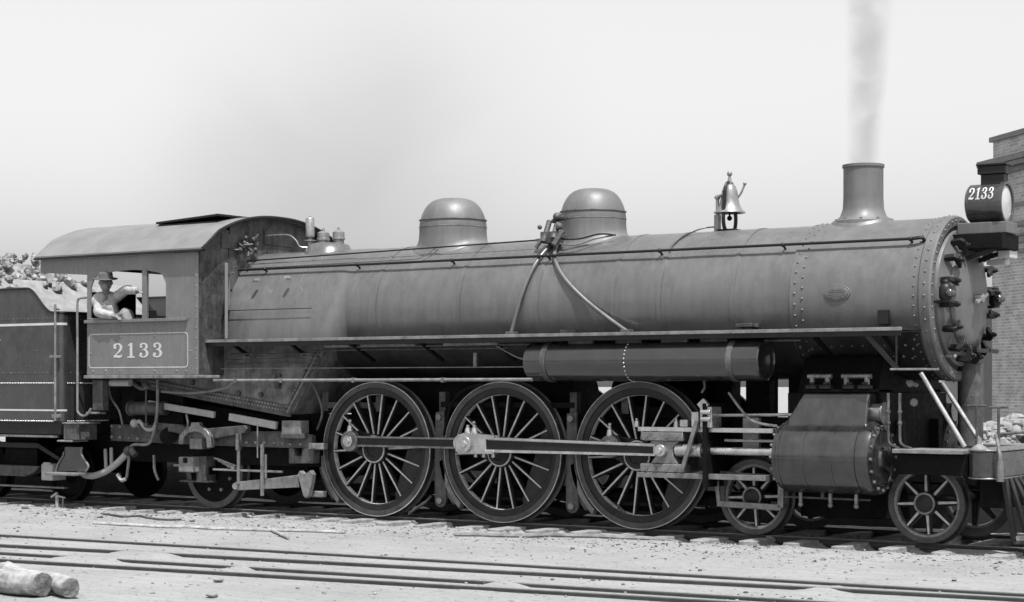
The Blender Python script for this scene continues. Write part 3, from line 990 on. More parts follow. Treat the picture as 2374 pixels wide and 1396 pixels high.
# ---- handrail, rods and sand pipes along the boiler
HY = -0.735
hrl = MB().cyl((-4.42, HY, 3.29), (5.36, HY, 3.292), 0.0165, n=10).build('handrail', BLACK, loco)
for x in (-3.95, -2.35, -0.82, 0.62, 2.18, 3.77, 5.28):
    yb = -math.sqrt(BR ** 2 - (3.24 - BC) ** 2)
    MB().cyl((x, HY, 3.29), (x, yb + .02, 3.24), 0.014, n=8).ball((x, HY, 3.29), 0.027, 8, 6).build('stanchion', BLACK, hrl)
MB().tube(smooth_path([(5.30, HY, 3.292), (5.40, HY + .02, 3.30), (5.41, HY + .06, 3.26), (5.34, HY + .07, 3.23)]), 0.02, 8).build('rail_end', BLACK, hrl)
MB().cyl((-4.6, -0.56, 3.425), (0.70, -0.52, 3.515), 0.010, n=8).build('operating_rod', BLACK, loco)
MB().cyl((-4.6, -0.64, 3.315), (-1.55, -0.64, 3.335), 0.008, n=8).tube(smooth_path([(-1.55, -.64, 3.335), (-1.40, -.62, 3.35), (-1.28, -.55, 3.43), (-1.22, -.48, 3.5)]), 0.008, 6).build('injector_rod', JACKET, loco)
def sandpipe(xe):
    pts = []
    n = 14
    for i in range(n + 1):
        t = i / n
        z = 3.50 + (2.34 - 3.50) * t
        rr = BR + 0.04 + 0.10 * max(0, t - 0.55) ** 1.2
        yy = -math.sqrt(max(0.05, rr * rr - (z - BC) ** 2)) if z > BC else -(rr + 0.02 * (BC - z))
        if xe > 0.8: xx = 0.60 + (xe - 0.60) * (t ** 1.55)
        else: xx = 0.52 + (xe - 0.52) * (max(0, t - 0.06) / 0.94) ** 1.0
        pts.append((xx, yy, z))
    return pts
for xe in ((0.242, -1.020, 2.365)[0], (1.872, -1.020, 2.359)[0]):
    sp_ = MB().tube(smooth_path(sandpipe(xe), 3), 0.026, 10).build('sand_pipe', JACKET, loco)
    q = sandpipe(xe)[-1]
    MB().box(q[0] - 0.06, q[0] + 0.06, q[1] - 0.05, q[1] + 0.06, 2.315, 2.36).build('pipe_flange', JACKET, sp_, 0.006, 0)
v = MB()
v.box(0.44, 0.66, -0.62, -0.40, 3.46, 3.60).cyl((0.50, -0.64, 3.47), (0.50, -0.50, 3.74), 0.035, n=10).cyl((0.64, -0.64, 3.50), (0.60, -0.46, 3.72), 0.04, n=10)
v.cyl((0.52, -0.46, 3.74), (0.70, -0.46, 3.78), 0.03, n=10).ball((0.60, -0.48, 3.79), 0.055).cyl((0.40, -0.66, 3.40), (0.52, -0.6, 3.58), 0.025, n=8).cyl((0.66, -0.66, 3.42), (0.72, -0.55, 3.60), 0.04, n=8)
v.bar((0.36, -0.60, 3.50), (0.80, -0.58, 3.54), 0.03, 0.03).ball((0.42, -.6, 3.66), .03).ball((0.68, -.56, 3.66), .045)
v.build('sand_valve', GRIME, d2, 0.003, 40)
MB().tube(smooth_path([(0.72, -0.58, 3.50), (0.95, -0.52, 3.50), (1.2, -0.46, 3.55), (1.4, -0.42, 3.53)]), 0.012, 6).build('sand_rod', BLACK, d2)
MB().tube(smooth_path([(0.72, -0.62, 3.44), (0.95, -0.60, 3.42), (1.15, -0.50, 3.49), (1.35, -0.40, 3.53)]), 0.010, 6).build('air_pipe', JACKET, d2)

# ---- running boards
rb = MB().box(-4.42, 5.44, -1.385, -0.80, 2.285, 2.31).build('running_board', BLACK, loco, 0.004, 0)
MB().box(-4.42, 5.42, -1.383, -1.365, 2.225, 2.283).build('edge_angle', BLACK, rb, 0.003, 0)
MB().box(-4.42, 5.44, -1.402, -1.386, 2.278, 2.316).build('edge_strip', DUSTY, rb, 0.003, 0)
for x in (-4.0, -3.0, -2.0, -0.9, 0.2, 1.2, 2.3, 3.4, 4.4, 5.2):
    MB().bar((x, -1.36, 2.272), (x, -0.82, 2.02), 0.05, 0.03).build('bracket', SOOT, rb)
MB().box(-4.42, 5.46, 0.80, 1.39, 2.285, 2.31).build('running_board', BLACK, loco, 0.004, 0)
MB().cyl((5.37, -1.37, 2.285), (5.37, -1.37, 1.87), 0.011, n=8).bar((5.00, -1.37, 2.28), (5.38, -1.37, 1.875), 0.02, 0.05).build('step_hanger', BLACK, loco)
MB().box(5.33, 5.72, -1.45, -1.05, 1.86, 1.882).build('front_step', DUSTY, loco, 0.003, 0)
MB().box(0.95, 1.10, -0.98, -0.86, 2.31, 2.37).build('boiler_foot', GRIME, loco, 0.005, 0)
MB().box(3.32, 3.52, -1.02, -0.80, 2.36, 2.40).box(3.36, 3.48, -0.96, -0.84, 2.31, 2.36).build('check_valve', GRIME, loco, 0.005, 0)
MB().box(4.98, 5.10, -0.93, -0.82, 2.36, 2.52).build('smokebox_brace', BLACK, loco, 0.006, 0)
# long pipes below the running board
MB().cyl((-4.30, -1.36, 1.768), (0.80, -1.36, 1.772), 0.021, n=10).build('train_pipe', DUSTY, loco)
MB().cyl((-4.35, -1.18, 1.93), (0.95, -1.18, 1.925), 0.007, n=6).build('cable_pipe', DUSTY, loco)
MB().cyl((-4.3, -1.10, 1.99), (-2.7, -1.10, 2.0), 0.012, n=6).cyl((-4.3, -1.12, 2.05), (-2.9, -1.12, 2.06), 0.010, n=6).tube(smooth_path([(-4.2, -1.13, 2.13), (-2.9, -1.13, 2.12), (-2.5, -1.13, 2.16), (0.3, -1.13, 2.16)]), 0.012, 6).build('injector_pipe', GRIME, loco)
MB().cyl((-2.5, -1.20, 2.20), (4.2, -1.20, 2.20), 0.016, n=8).build('reach_rod', GRIME, loco)
for x0, x1 in ((-2.45, -2.05), (-1.85, -1.0), (-0.55, 0.25)):
    MB().box(x0, x1, -1.30, -1.24, 2.195, 2.225).build('pipe_cover', DUSTY, loco, 0.004, 0)
MB().box(-.11, -.07, -1.28, -1.25, 1.93, 2.10).build('pipe_hanger', DUSTY, loco)
MB().tube(smooth_path([(0.15, -1.2, 2.20), (0.35, -1.2, 2.10), (0.52, -1.2, 2.03), (0.72, -1.2, 2.0)]), 0.010, 6).build('reservoir_pipe', DUSTY, loco)
for x, z in ((1.25, 2.20), (1.9, 2.21), (2.5, 2.20), (3.0, 2.20)):
    MB().box(x, x + 0.34, -1.28, -1.16, z - 0.02, z + 0.03).build('pipe_cover', GRIME, loco, 0.004, 0)
# ---- air reservoir
AY, AZ, AR = -1.17, 1.985, 0.235
ar = MB().lathe([(0.0, 0.655), (0.12, 0.66), (0.19, 0.672), (AR - .01, 0.69), (AR, 0.71), (AR, 3.76), (AR - .015, 3.775), (AR - .03, 3.76), (AR - .03, 3.72), (0.12, 3.66), (0, 3.65)], (0, AY, AZ), 'X', 48).build('air_reservoir', RESV, loco, 0, 35)
for x in (0.93, 3.38):
    sm = MB().lathe([(AR, x), (AR + 0.008, x), (AR + 0.008, x + 0.07), (AR, x + 0.07)], (0, AY, AZ), 'X', 40)
    sm.box(x + .01, x + .06, AY - 0.06, AY - 0.02, AZ + AR - .05, 2.30).box(x - .02, x + .09, AY - 0.09, AY + 0.02, 2.24, 2.282)
    sm.build('strap', GRIME, ar, 0.003, 40)
m = MB()
for k in range(30):
    a = 2 * math.pi * k / 30
    m.rivet((2.08, AY + AR * math.sin(a), AZ + AR * math.cos(a)), (0, math.sin(a), math.cos(a)), 0.012)
stuff(m.build('reservoir_rivets', STEEL, ar, smooth=60))

# ---- cab
CY = 1.50
CX0, CX1 = -6.57, -4.45
def side_panel(y0, y1, near):
    """cab side sheet as pieces around the window opening"""
    m = MB()
    wx0, wx1, wz0 = -6.49, -5.05, 2.62
    def topz(x):
        t = (x - (wx0 + wx1) / 2) / ((wx1 - wx0) / 2)
        t = max(-1, min(1, t))
        base = 3.30 - 0.085 * t * t
        return base - 0.12 * max(0, (abs(t) - 0.86) / 0.14) ** 2
    m.xz([(CX0, 1.85), (CX1, 1.85), (CX1, wz0), (CX0, wz0)], y0, y1)
    m.xz([(CX0, wz0), (wx0, wz0), (wx0, 3.50), (CX0, 3.50)], y0, y1)
    m.xz([(wx1, wz0), (CX1, wz0), (CX1, 3.50), (wx1, 3.50)], y0, y1)
    n = 24
    xs_ = [wx0 + (wx1 - wx0) * i / n for i in range(n + 1)]
    m.xz([(x, topz(x)) for x in xs_] + [(wx1, 3.50), (wx0, 3.50)], y0, y1)
    return m
cabn = side_panel(-CY, -CY + 0.02, True).build('cab_side', CABP, loco, 0, 25)
cabf = side_panel(CY - 0.02, CY, False).build('cab_side', CABP, loco, 0, 25)
# upper strip running back over the gangway under the roof
MB().xz([(-7.52, 3.32), (-6.573, 3.26), (-6.573, 3.50), (-7.52, 3.50)], -CY, -CY + 0.02).build('roof_skirt', CABP, loco, 0, 0)
MB().xz([(-7.52, 3.32), (-6.573, 3.26), (-6.573, 3.50), (-7.52, 3.50)], CY - 0.02, CY).build('roof_skirt', CABP, loco, 0, 0)
sill = MB().box(-6.58, -4.64, -CY - 0.055, -CY - 0.001, 2.575, 2.618).build('window_sill', CABP, cabn, 0.006, 0)
MB().box(-6.50, -5.9, -CY - 0.05, -CY + 0.05, 2.6185, 2.645).build('arm_rest', DUSTY, cabn, 0.01, 0)
MB().box(-5.49, -5.40, -CY - 0.012, -CY + 0.03, 2.6185, 3.295).build('window_post', CABP, cabn, 0.004, 0)
MB().add([(-5.40, -CY + 0.025, 2.62), (-5.06, -CY + 0.025, 2.62), (-5.06, -CY + 0.025, 3.27), (-5.40, -CY + 0.025, 3.27)], [(0, 1, 2, 3)]).build('window_pane', GLASS, cabn, 0, 0)
MB().box(-5.40, -5.27, -CY + 0.03, -CY + 0.045, 2.62, 2.73).build('sash_catch', SOOT, cabn, 0, 0)
MB().box(CX1 - 0.055, CX1 + 0.006, -CY - 0.012, -CY - 0.0005, 1.85, 3.49).build('corner_angle', CABP, cabn, 0.003, 0)
m = MB()
for x in (-5.92, -5.26):
    for z in (2.53, 2.38, 1.90): m.rivet((x, -CY, z), (0, -1, 0), 0.014)
for x, z in ((-6.5, 2.15), (-4.60, 2.17), (-6.45, 1.90), (-6.2, 1.91), (-4.85, 1.90), (-4.68, 1.90), (-6.3, 2.49), (-6.1, 2.49)): m.rivet((x, -CY, z), (0, -1, 0), 0.013)
for i in range(12): m.rivet((CX1 - 0.025, -CY - 0.012, 1.92 + i * 0.14), (0, -1, 0), 0.011)
for i in range(16): m.rivet((CX0 - 0.002, -CY + .010, 1.9 + i * 0.1), (-1, 0, 0), 0.011)
stuff(m.build('cab_rivets', CABP, cabn, smooth=60))
# white lining panel with rounded corners
def rrect(x0, x1, z0, z1, r, n=6):
    return arc(x1 - r, z1 - r, r, 0, 90, n) + arc(x0 + r, z1 - r, r, 90, 180, n) + arc(x0 + r, z0 + r, r, 180, 270, n) + arc(x1 - r, z0 + r, r, 270, 360, n)
o1 = rrect(-6.535, -4.635, 1.945, 2.425, 0.06)
i1 = rrect(-6.522, -4.648, 1.958, 2.412, 0.048)
lin = MB().sheet([[(x, -CY - 0.0025, z) for x, z in o1], [(x, -CY - 0.0025, z) for x, z in i1]], close=True)
lin.build('white_lining', WHITE, cabn, smooth=0)
for q in numerals('2133', -6.06, 2.085, 0.205, -CY - 0.003, width=0.96, gap=0.22):
    q.build('painted_figure', WHITE, cabn, smooth=0)
# roof
def roof_z(y):
    t = abs(y) / 1.58
    if t > 0.80:
        k = (t - 0.80) / 0.20
        return 3.80 - 0.27 * k + 0.02 * k * k
    return 4.07 - 0.27 * (t / 0.80) ** 2.3
rows = []
N_ = 48
for x in (-7.56, -4.30):
    rows.append([(x, -1.58 + 3.16 * i / N_, roof_z(-1.58 + 3.16 * i / N_)) for i in range(N_ + 1)])
rm = MB().sheet(rows)
rm.sheet([[(x, y, z - 0.025) for x, y, z in r] for r in reversed(rows)])
for r in rows:
    rm.sheet([r, [(x, y, z - 0.025) for x, y, z in r]])
rm.sheet([[rows[0][0], rows[1][0]], [(x, y, z - .025) for x, y, z in (rows[0][0], rows[1][0])]])
roof = rm.build('cab_roof', ROOFP, loco, 0, 40)
MB().box(-7.55, -4.31, -1.595, -1.505, 3.50, 3.528).build('eave_angle', BLACK, roof, 0.003, 0)
MB().box(-7.55, -4.31, 1.505, 1.595, 3.50, 3.528).build('eave_angle', BLACK, roof, 0.003, 0)
# front bead of the roof
MB().tube([(-4.30, y, z - .012) for _, y, z in rows[1]], 0.022, 8).build('roof_bead', BLACK, roof)
# roof hatch, propped open
hm = MB().bar((-5.82, -0.58, 3.995), (-4.64, -0.58, 4.055), 0.66, 0.03, (0, 0, 1))
hm.build('roof_hatch', BLACK, roof, 0.004, 0)
MB().box(-5.80, -4.72, -0.88, -0.28, 3.86, 3.975).build('hatch_curb', BLACK, roof, 0.004, 0)
# cab front sheet above and beside the firebox
fs_ = MB()
def fsheet(poly): fs_.yz(poly, CX1, CX1 + 0.02)
top = [(-1.49 + 2.98 * i / 40, roof_z(-1.49 + 2.98 * i / 40) - 0.03) for i in range(41)]
fsheet([(-0.92, 3.02), (0.92, 3.02), (0.92, 3.40)] + [(y, z) for y, z in reversed(top) if abs(y) <= 0.95] + [(-0.92, 3.40)])
fsheet([(-1.49, 3.36), (-0.921, 3.36)] + [(y, z) for y, z in reversed(top) if y < -0.92] )
fsheet([(0.921, 3.36), (1.49, 3.36)] + [(y, z) for y, z in reversed(top) if y > 0.92])
fsheet([(-1.49, 1.85), (-1.0, 1.85), (-1.0, 2.34), (-1.49, 2.34)])
fsheet([(-1.49, 2.341), (-0.93, 2.341), (-0.93, 3.359), (-1.49, 3.359)])
fsheet([(0.93, 2.341), (1.49, 2.341), (1.49, 3.359), (0.93, 3.359)])
fsheet([(1.0, 1.85), (1.49, 1.85), (1.49, 2.34), (1.0, 2.34)])
cf = fs_.build('cab_front', GRIME, loco, 0, 25)
# tall front door with its glass, standing ajar
fd = MB()
dx = CX1 + 0.10
hinge = Vector((CX1 + 0.03, -0.93, 0))
tip = Vector((CX1 + 0.30, -1.28, 0))
dv = (tip - hinge)
def dpt(t, z): return (hinge.x + dv.x * t, hinge.y + dv.y * t, z)
for t0, t1, z0, z1 in ((0, 0.16, 2.33, 3.35), (0.84, 1, 2.33, 3.35), (0.16, 0.84, 2.33, 2.46), (0.16, 0.84, 3.22, 3.35), (0.16, 0.84, 2.72, 2.80)):
    a, b_ = dpt(t0, z0), dpt(t1, z0)
    n_ = Vector((dv.y, -dv.x, 0)).normalized() * 0.02
    fd.add([(a[0] - n_.x, a[1] - n_.y, z0), (b_[0] - n_.x, b_[1] - n_.y, z0), (b_[0] - n_.x, b_[1] - n_.y, z1), (a[0] - n_.x, a[1] - n_.y, z1),
            (a[0] + n_.x, a[1] + n_.y, z0), (b_[0] + n_.x, b_[1] + n_.y, z0), (b_[0] + n_.x, b_[1] + n_.y, z1), (a[0] + n_.x, a[1] + n_.y, z1)],
           [(0, 3, 2, 1), (4, 5, 6, 7), (0, 1, 5, 4), (1, 2, 6, 5), (2, 3, 7, 6), (3, 0, 4, 7)])
fdoor = fd.build('front_door', CABP, loco, 0.003, 0)
MB().add([dpt(0.16, 2.80), dpt(0.84, 2.80), dpt(0.84, 3.22), dpt(0.16, 3.22)], [(0, 1, 2, 3)]).build('window_pane', GLASS, fdoor, 0, 0)
MB().add([dpt(0.16, 2.46), dpt(0.84, 2.46), dpt(0.84, 2.72), dpt(0.16, 2.72)], [(0, 1, 2, 3)]).build('door_panel', SOOT, fdoor, 0, 0)
for yy, z in ((-0.78, 3.68), (0.1, 3.78)):
    w = MB().box(CX1 + 0.021, CX1 + 0.034, yy - 0.30, yy + 0.30, z - 0.10, z + 0.10)
    w.build('front_plate', GRIME, cf, 0.003, 0)
m = MB()
for i in range(22):
    a = R(-62 + 124 * i / 21)
    m.rivet((CX1 + 0.021, (BR + 0.13) * math.sin(a), BC + (BR + 0.16) * math.cos(a)), (1, 0, 0), 0.014)
stuff(m.build('front_rivets', GRIME, cf, smooth=60))
v = MB()
random.seed(4)
for i in range(16):
    p = Vector((CX1 + 0.08 + random.random() * .1, -0.62 + random.uniform(-.16, .16), 3.64 + random.uniform(-.11, .11)))
    v.ball(p, random.uniform(0.02, 0.045), 8, 5)
    v.cyl(p, p + Vector((random.uniform(-.1, .1), random.uniform(-.1, .1), random.uniform(-.1, .1))), 0.014, n=6)
v.build('steam_fountain', GRIME, loco)
# floor, backhead, interior
MB().box(-6.62, -4.45, -1.52, 1.52, 1.80, 1.845).build('cab_floor', DUSTY, loco, 0.006, 0)
MB().bar((-4.46, -1.515, 1.825), (-4.12, -1.45, 1.82), 0.03, 0.04).build('floor_pipe', DUSTY, loco, 0.006, 0)
MB().yz([(-0.9, 1.85), (0.9, 1.85), (0.9, 2.7)] + [(0.88 * math.sin(R(80 - 160 * i / 16)), BC + 0.83 * math.cos(R(80 - 160 * i / 16))) for i in range(17)] + [(-0.9, 2.7)], -4.75, -4.452).build('backhead', SOOT, loco, 0.01, 30)
MB().box(-6.56, -6.52, -1.46, -0.60, 1.85, 3.02).build('seat_back_screen', SOOT, loco, 0, 0)
MB().box(-6.50, -5.15, -1.44, -1.02, 1.85, 2.36).build('seat_box', SOOT, loco, 0.01, 0)
MB().box(-6.60, -6.54, -1.46, 1.46, 3.34, 3.50).build('rear_header', SOOT, loco, 0, 0)
# cab handrail at the rear
MB().tube(smooth_path([(-6.58, -1.50, 2.94), (-6.66, -1.55, 2.93), (-6.70, -1.56, 2.86), (-6.70, -1.56, 2.4), (-6.70, -1.56, 1.9), (-6.70, -1.56, 1.45), (-6.69, -1.56, 1.33), (-6.60, -1.56, 1.275), (-6.50, -1.56, 1.30), (-6.45, -1.54, 1.38)], 5), 0.017, 8).build('cab_handrail', DUSTY, loco)
# under the cab
MB().box(-6.55, -6.35, -1.42, -1.30, 1.35, 1.78).build('step_post', GRIME, loco, 0.008, 0)
MB().box(-6.62, -6.42, -1.48, -1.28, 1.30, 1.33).build('cab_step', DUSTY, loco, 0.006, 0)
MB().cyl((-6.30, -1.30, 1.74), (-5.92, -1.30, 1.74), 0.05, n=14).build('lubricator', CREAM, loco)
MB().tube(smooth_path([(-5.9, -1.25, 1.72), (-5.75, -1.25, 1.66), (-5.62, -1.25, 1.70)]), 0.03, 8).build('feed_valve', GRIME, loco)
MB().tube(smooth_path([(-5.50, -1.2, 1.78), (-5.50, -1.2, 1.5), (-5.52, -1.2, 1.25), (-5.60, -1.2, 0.98), (-5.72, -1.18, 0.88), (-6.0, -1.15, 0.87), (-6.12, -1.12, 0.80), (-6.16, -1.1, 0.62), (-6.2, -1.1, 0.40)], 5), 0.021, 8).build('injector_pipe', DUSTY, loco)
MB().cyl((-5.72, -1.2, 1.78), (-5.72, -1.2, 1.15), 0.013, n=8).ball((-5.72, -1.2, 1.15), .04).build('drain_rod', GRIME, loco)
MB().tube(smooth_path([(-6.02, -1.1, 1.15), (-5.95, -1.1, 1.2), (-5.86, -1.1, 1.12), (-5.78, -1.1, 1.08), (-5.68, -1.1, 1.1), (-5.62, -1.1, 1.2)]), 0.026, 8).ball((-6.03, -1.12, 1.17), 0.06, 10, 7).build('injector_cock', CREAM, loco)
MB().ball((-6.14, -1.13, 0.78), 0.07, 10, 7).cyl((-6.06, -1.15, .80), (-5.98, -1.15, .72), .05, n=10).build('hose_coupling', GRIME, loco)
MB().tube(smooth_path([(-7.20, -1.05, 0.50), (-7.05, -1.1, 0.42), (-6.88, -1.1, 0.405), (-6.66, -1.1, 0.46), (-6.45, -1.1, 0.56), (-6.30, -1.1, 0.66), (-6.2, -1.1, 0.74)], 5), 0.048, 12).build('feed_hose', CREAM, loco)
MB().cyl((-6.78, -.95, .78), (-6.66, -1.05, .50), 0.026, n=8).cyl((-6.66, -.95, .80), (-6.55, -1.05, .54), 0.026, n=8).tube(smooth_path([(-6.38, -1.1, .44), (-6.30, -1.1, .36), (-6.22, -1.1, .38)]), 0.028, 8).build('signal_hose', CREAM, loco)

# ---- driving wheels
RW = 0.875
def spoke_mesh(r0, r1, w0, w1, d0, d1, name='spoke'):
    m = MB()
    sec = []
    for r, w, d in ((r0, w0, d0), (r1, w1, d1)):
        sec.append([(-w / 2, -d / 2 * .55, r), (-w / 4, -d / 2, r), (w / 4, -d / 2, r), (w / 2, -d / 2 * .55, r), (w / 2, d / 2 * .55, r), (w / 4, d / 2, r), (-w / 4, d / 2, r), (-w / 2, d / 2 * .55, r)])
    m.sheet(sec, close=True)
    ridge = len(m.f)
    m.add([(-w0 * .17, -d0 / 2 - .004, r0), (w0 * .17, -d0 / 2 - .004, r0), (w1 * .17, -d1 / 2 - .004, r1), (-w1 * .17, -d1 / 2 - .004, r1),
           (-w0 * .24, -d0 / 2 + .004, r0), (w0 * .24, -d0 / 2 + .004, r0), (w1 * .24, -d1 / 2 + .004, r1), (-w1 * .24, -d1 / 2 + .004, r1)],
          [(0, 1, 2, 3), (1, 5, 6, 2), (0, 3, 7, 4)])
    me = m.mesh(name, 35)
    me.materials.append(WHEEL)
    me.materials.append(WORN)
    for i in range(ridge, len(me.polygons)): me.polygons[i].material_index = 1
    return me
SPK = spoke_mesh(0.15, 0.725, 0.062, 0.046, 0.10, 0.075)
CR, CA = 0.318, 161.0           # crank throw and angle
def wheel_proto():
    w = empty('driving_wheel')
    MB().lathe([(0.80, -0.068), (0.868, -0.068), (RW, -0.060), (RW + 0.003, 0.030), (RW + 0.012, 0.040), (RW + 0.028, 0.048), (RW + 0.028, 0.062), (RW + 0.015, 0.070), (0.80, 0.070), (0.80, -0.068)], (0, 0, 0), 'Y', 96).build('tyre', TYRE, w, 0, 30)
    MB().lathe([(0.715, -0.045), (0.73, -0.055), (0.799, -0.055), (0.799, 0.055), (0.73, 0.055), (0.71, 0.03), (0.71, -0.03), (0.715, -0.045)], (0, 0, 0), 'Y', 96).build('rim', WHEEL, w, 0, 30)
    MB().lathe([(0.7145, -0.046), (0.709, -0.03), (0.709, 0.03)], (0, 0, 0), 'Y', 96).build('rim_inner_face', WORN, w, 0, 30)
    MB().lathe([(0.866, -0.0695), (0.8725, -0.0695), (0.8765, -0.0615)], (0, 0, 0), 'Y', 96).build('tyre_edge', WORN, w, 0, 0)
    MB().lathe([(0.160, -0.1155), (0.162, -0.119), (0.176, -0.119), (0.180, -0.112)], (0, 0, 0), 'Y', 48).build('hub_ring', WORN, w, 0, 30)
    hubm = MB().lathe([(0.0, -0.10), (0.10, -0.10), (0.105, -0.115), (0.172, -0.115), (0.188, -0.10), (0.195, -0.05), (0.195, 0.08), (0, 0.08)], (0, 0, 0), 'Y', 48)
    hubm.build('hub', WHEEL, w, 0, 30)
    for k in range(18):
        put('spoke', SPK, w, 0, None, (0, R(90 - (3 + 20 * k)), 0))
    # crank boss and pin
    px, pz = CR * math.cos(R(CA)), CR * math.sin(R(CA))
    t = Vector((math.cos(R(CA)), 0, math.sin(R(CA))))
    nn = Vector((-t.z, 0, t.x))
    outl = []
    for a in range(-90, 91, 15):
        outl.append((px + t.x * 0.13 * math.cos(R(a)) + nn.x * 0.13 * math.sin(R(a)), pz + t.z * 0.13 * math.cos(R(a)) + nn.z * 0.13 * math.sin(R(a))))
    outl += [(nn.x * 0.19, nn.z * 0.19), (-nn.x * 0.19, -nn.z * 0.19)]
    MB().xz(outl, -0.105, 0.05).build('crank_boss', WHEEL, w, 0.008, 30)
    # counterweight: segment opposite the crank
    c0 = CA - 180
    pts = [(0.725 * math.cos(R(c0 + a)), 0.725 * math.sin(R(c0 + a))) for a in range(-46, 47, 4)]
    ch = [(0.46 * math.cos(R(c0 + a)) / math.cos(R(a)) * 1.0, 0.46 * math.sin(R(c0 + a)) / math.cos(R(a))) for a in range(44, -45, -8)]
    MB().xz(pts + ch, -0.035, 0.045).build('counterweight', WHEEL, w, 0.006, 30)
    return w
WX = (-1.965, 0.0, 1.955)
proto = wheel_proto()
for i, x in enumerate(WX):
    for s in (-1, 1):
        o = proto if (i == 0 and s == -1) else copy_tree(proto)
        o.parent = loco
        o.location = (x, s * 0.762, RW)
        o.rotation_euler = (0, 0, 0) if s == -1 else (0, 0, math.pi)
for x in WX:
    MB().cyl((x, -0.68, RW), (x, 0.68, RW), 0.11, n=16).build('axle', SOOT, loco)
# ---- rods
PX, PZ = CR * math.cos(R(CA)), CR * math.sin(R(CA))
pins = [(x + PX, RW + PZ) for x in WX]
def ibeam(m, a, b_, h0, h1, y0, y1, fl=0.022):
    """fluted rod from a to b in the xz plane: top and bottom flanges with a sunk web"""
    (xa, za), (xb, zb) = a, b_
    for s in (1, -1):
        m.xz([(xa, za + s * h0 / 2), (xb, zb + s * h1 / 2), (xb, zb + s * (h1 / 2 - fl)), (xa, za + s * (h0 / 2 - fl))][::s], y0, y1)
    m.xz([(xa, za - h0 / 2 + fl), (xb, zb - h1 / 2 + fl), (xb, zb + h1 / 2 - fl), (xa, za + h0 / 2 - fl)], y0 + 0.02, y1 - 0.004)
for i in range(2):
    (xa, za), (xb, zb) = pins[i], pins[i + 1]
    fl_ = MB()
    ibeam(fl_, (xa + 0.10, za), (xb - 0.10, zb), 0.135, 0.135, -1.005, -0.935)
    sr = fl_.build('side_rod', OILY, loco, 0, 0)
    # dark painted flute
    MB().xz([(xa + 0.12, za - .042), (xb - 0.12, zb - .042), (xb - 0.12, zb + .042), (xa + 0.12, za + .042)], -0.9885, -0.984).build('flute', BLACK, sr, 0, 0)
    for k, (x, z) in enumerate((pins[i], pins[i + 1])):
        if i == 1 and k == 0: continue
        e = MB().cyl((x, -1.012, z), (x, -0.925, z), 0.135, n=32)
        e.build('rod_end', OILY, sr, 0.008, 30)
        MB().cyl((x, -1.045, z), (x, -1.01, z), 0.075, n=24).cyl((x, -1.06, z), (x, -1.04, z), 0.045, n=6).build('crank_pin', STEEL, sr, 0.004, 30)
        c = MB().cyl((x - .01, -0.97, z + 0.12), (x - .01, -0.97, z + 0.20), 0.045, 0.032, n=12).cyl((x - .01, -0.97, z + 0.20), (x - .01, -0.97, z + 0.25), 0.018, n=8).ball((x - .01, -0.97, z + 0.26), 0.026)
        c.build('oil_cup', STEEL, sr, 0, 40)
# main rod
CHX, CHZ = 2.46, 0.955
(xa, za) = pins[1]
mr_ = MB()
ibeam(mr_, (xa + 0.26, za - .003), (CHX - 0.10, CHZ + .003), 0.185, 0.14, -1.16, -1.075, 0.026)
mrod = mr_.build('main_rod', STEEL, loco, 0, 0)
MB().xz([(xa + 0.30, za - .06), (CHX - 0.14, CHZ - .04), (CHX - 0.14, CHZ + .04), (xa + 0.30, za + .055)], -1.1435, -1.139).build('flute', BLACK, mrod, 0, 0)
MB().xz([(xa - 0.15, za - 0.09), (xa - 0.10, za - 0.125), (xa + 0.42, za - 0.115), (xa + 0.42, za - 0.07), (xa + 0.30, za - 0.07), (xa + 0.30, za + 0.065), (xa + 0.42, za + 0.065), (xa + 0.42, za + 0.108), (xa - 0.02, za + 0.14), (xa - 0.12, za + 0.12), (xa - 0.16, za + 0.06)], -1.175, -1.06).build('big_end_strap', STEEL, mrod, 0.008, 30)
MB().cyl((xa, -1.22, za), (xa, -1.17, za), 0.10, n=28).cyl((xa, -1.24, za), (xa, -1.215, za), 0.05, n=6).build('crank_pin', STEEL, mrod, 0.004, 30)
MB().cyl((xa - 0.17, -1.06, za + 0.005), (xa - 0.17, -1.0, za + 0.005), 0.10, n=24).cyl((xa - .17, -1.09, za), (xa - .17, -1.05, za), 0.05, n=6).build('knuckle_joint', STEEL, mrod, 0.006, 30)
for dx_ in (0.0, 0.10):
    MB().cyl((xa + dx_, -1.12, za + 0.13), (xa + dx_, -1.12, za + 0.20), 0.045, 0.03, n=12).cyl((xa + dx_, -1.12, za + 0.20), (xa + dx_, -1.12, za + 0.235), 0.02, n=8).build('oil_cup', STEEL, mrod)
for dx_ in (0.12, 0.24, 0.38):
    MB().cyl((xa + dx_, -1.12, za - 0.16), (xa + dx_, -1.12, za - 0.11), 0.026, n=6).build('strap_bolt', STEEL, mrod)
# crosshead, guides, piston rod
ch_ = MB().box(2.20, 2.74, -1.20, -1.03, 1.065, 1.165).box(2.18, 2.76, -1.20, -1.03, 0.705, 0.80).xz([(2.30, 0.80), (2.66, 0.80), (2.60, 0.90), (2.60, 1.0), (2.68, 1.065), (2.30, 1.065), (2.38, 1.0), (2.38, 0.90)], -1.17, -1.05)
chd = ch_.build('crosshead', OILY, loco, 0.01, 30)
MB().cyl((CHX, -1.24, CHZ), (CHX, -1.15, CHZ), 0.07, n=20).cyl((CHX, -1.27, CHZ), (CHX, -1.235, CHZ), 0.035, n=6).build('wrist_pin', STEEL, chd, 0.004, 30)
for x in (2.27, 2.38, 2.54, 2.66):
    MB().cyl((x, -1.215, 0.752), (x, -1.19, 0.752), 0.022, n=6).cyl((x, -1.215, 1.115), (x, -1.19, 1.115), 0.02, n=6).build('bolt', OILY, chd)
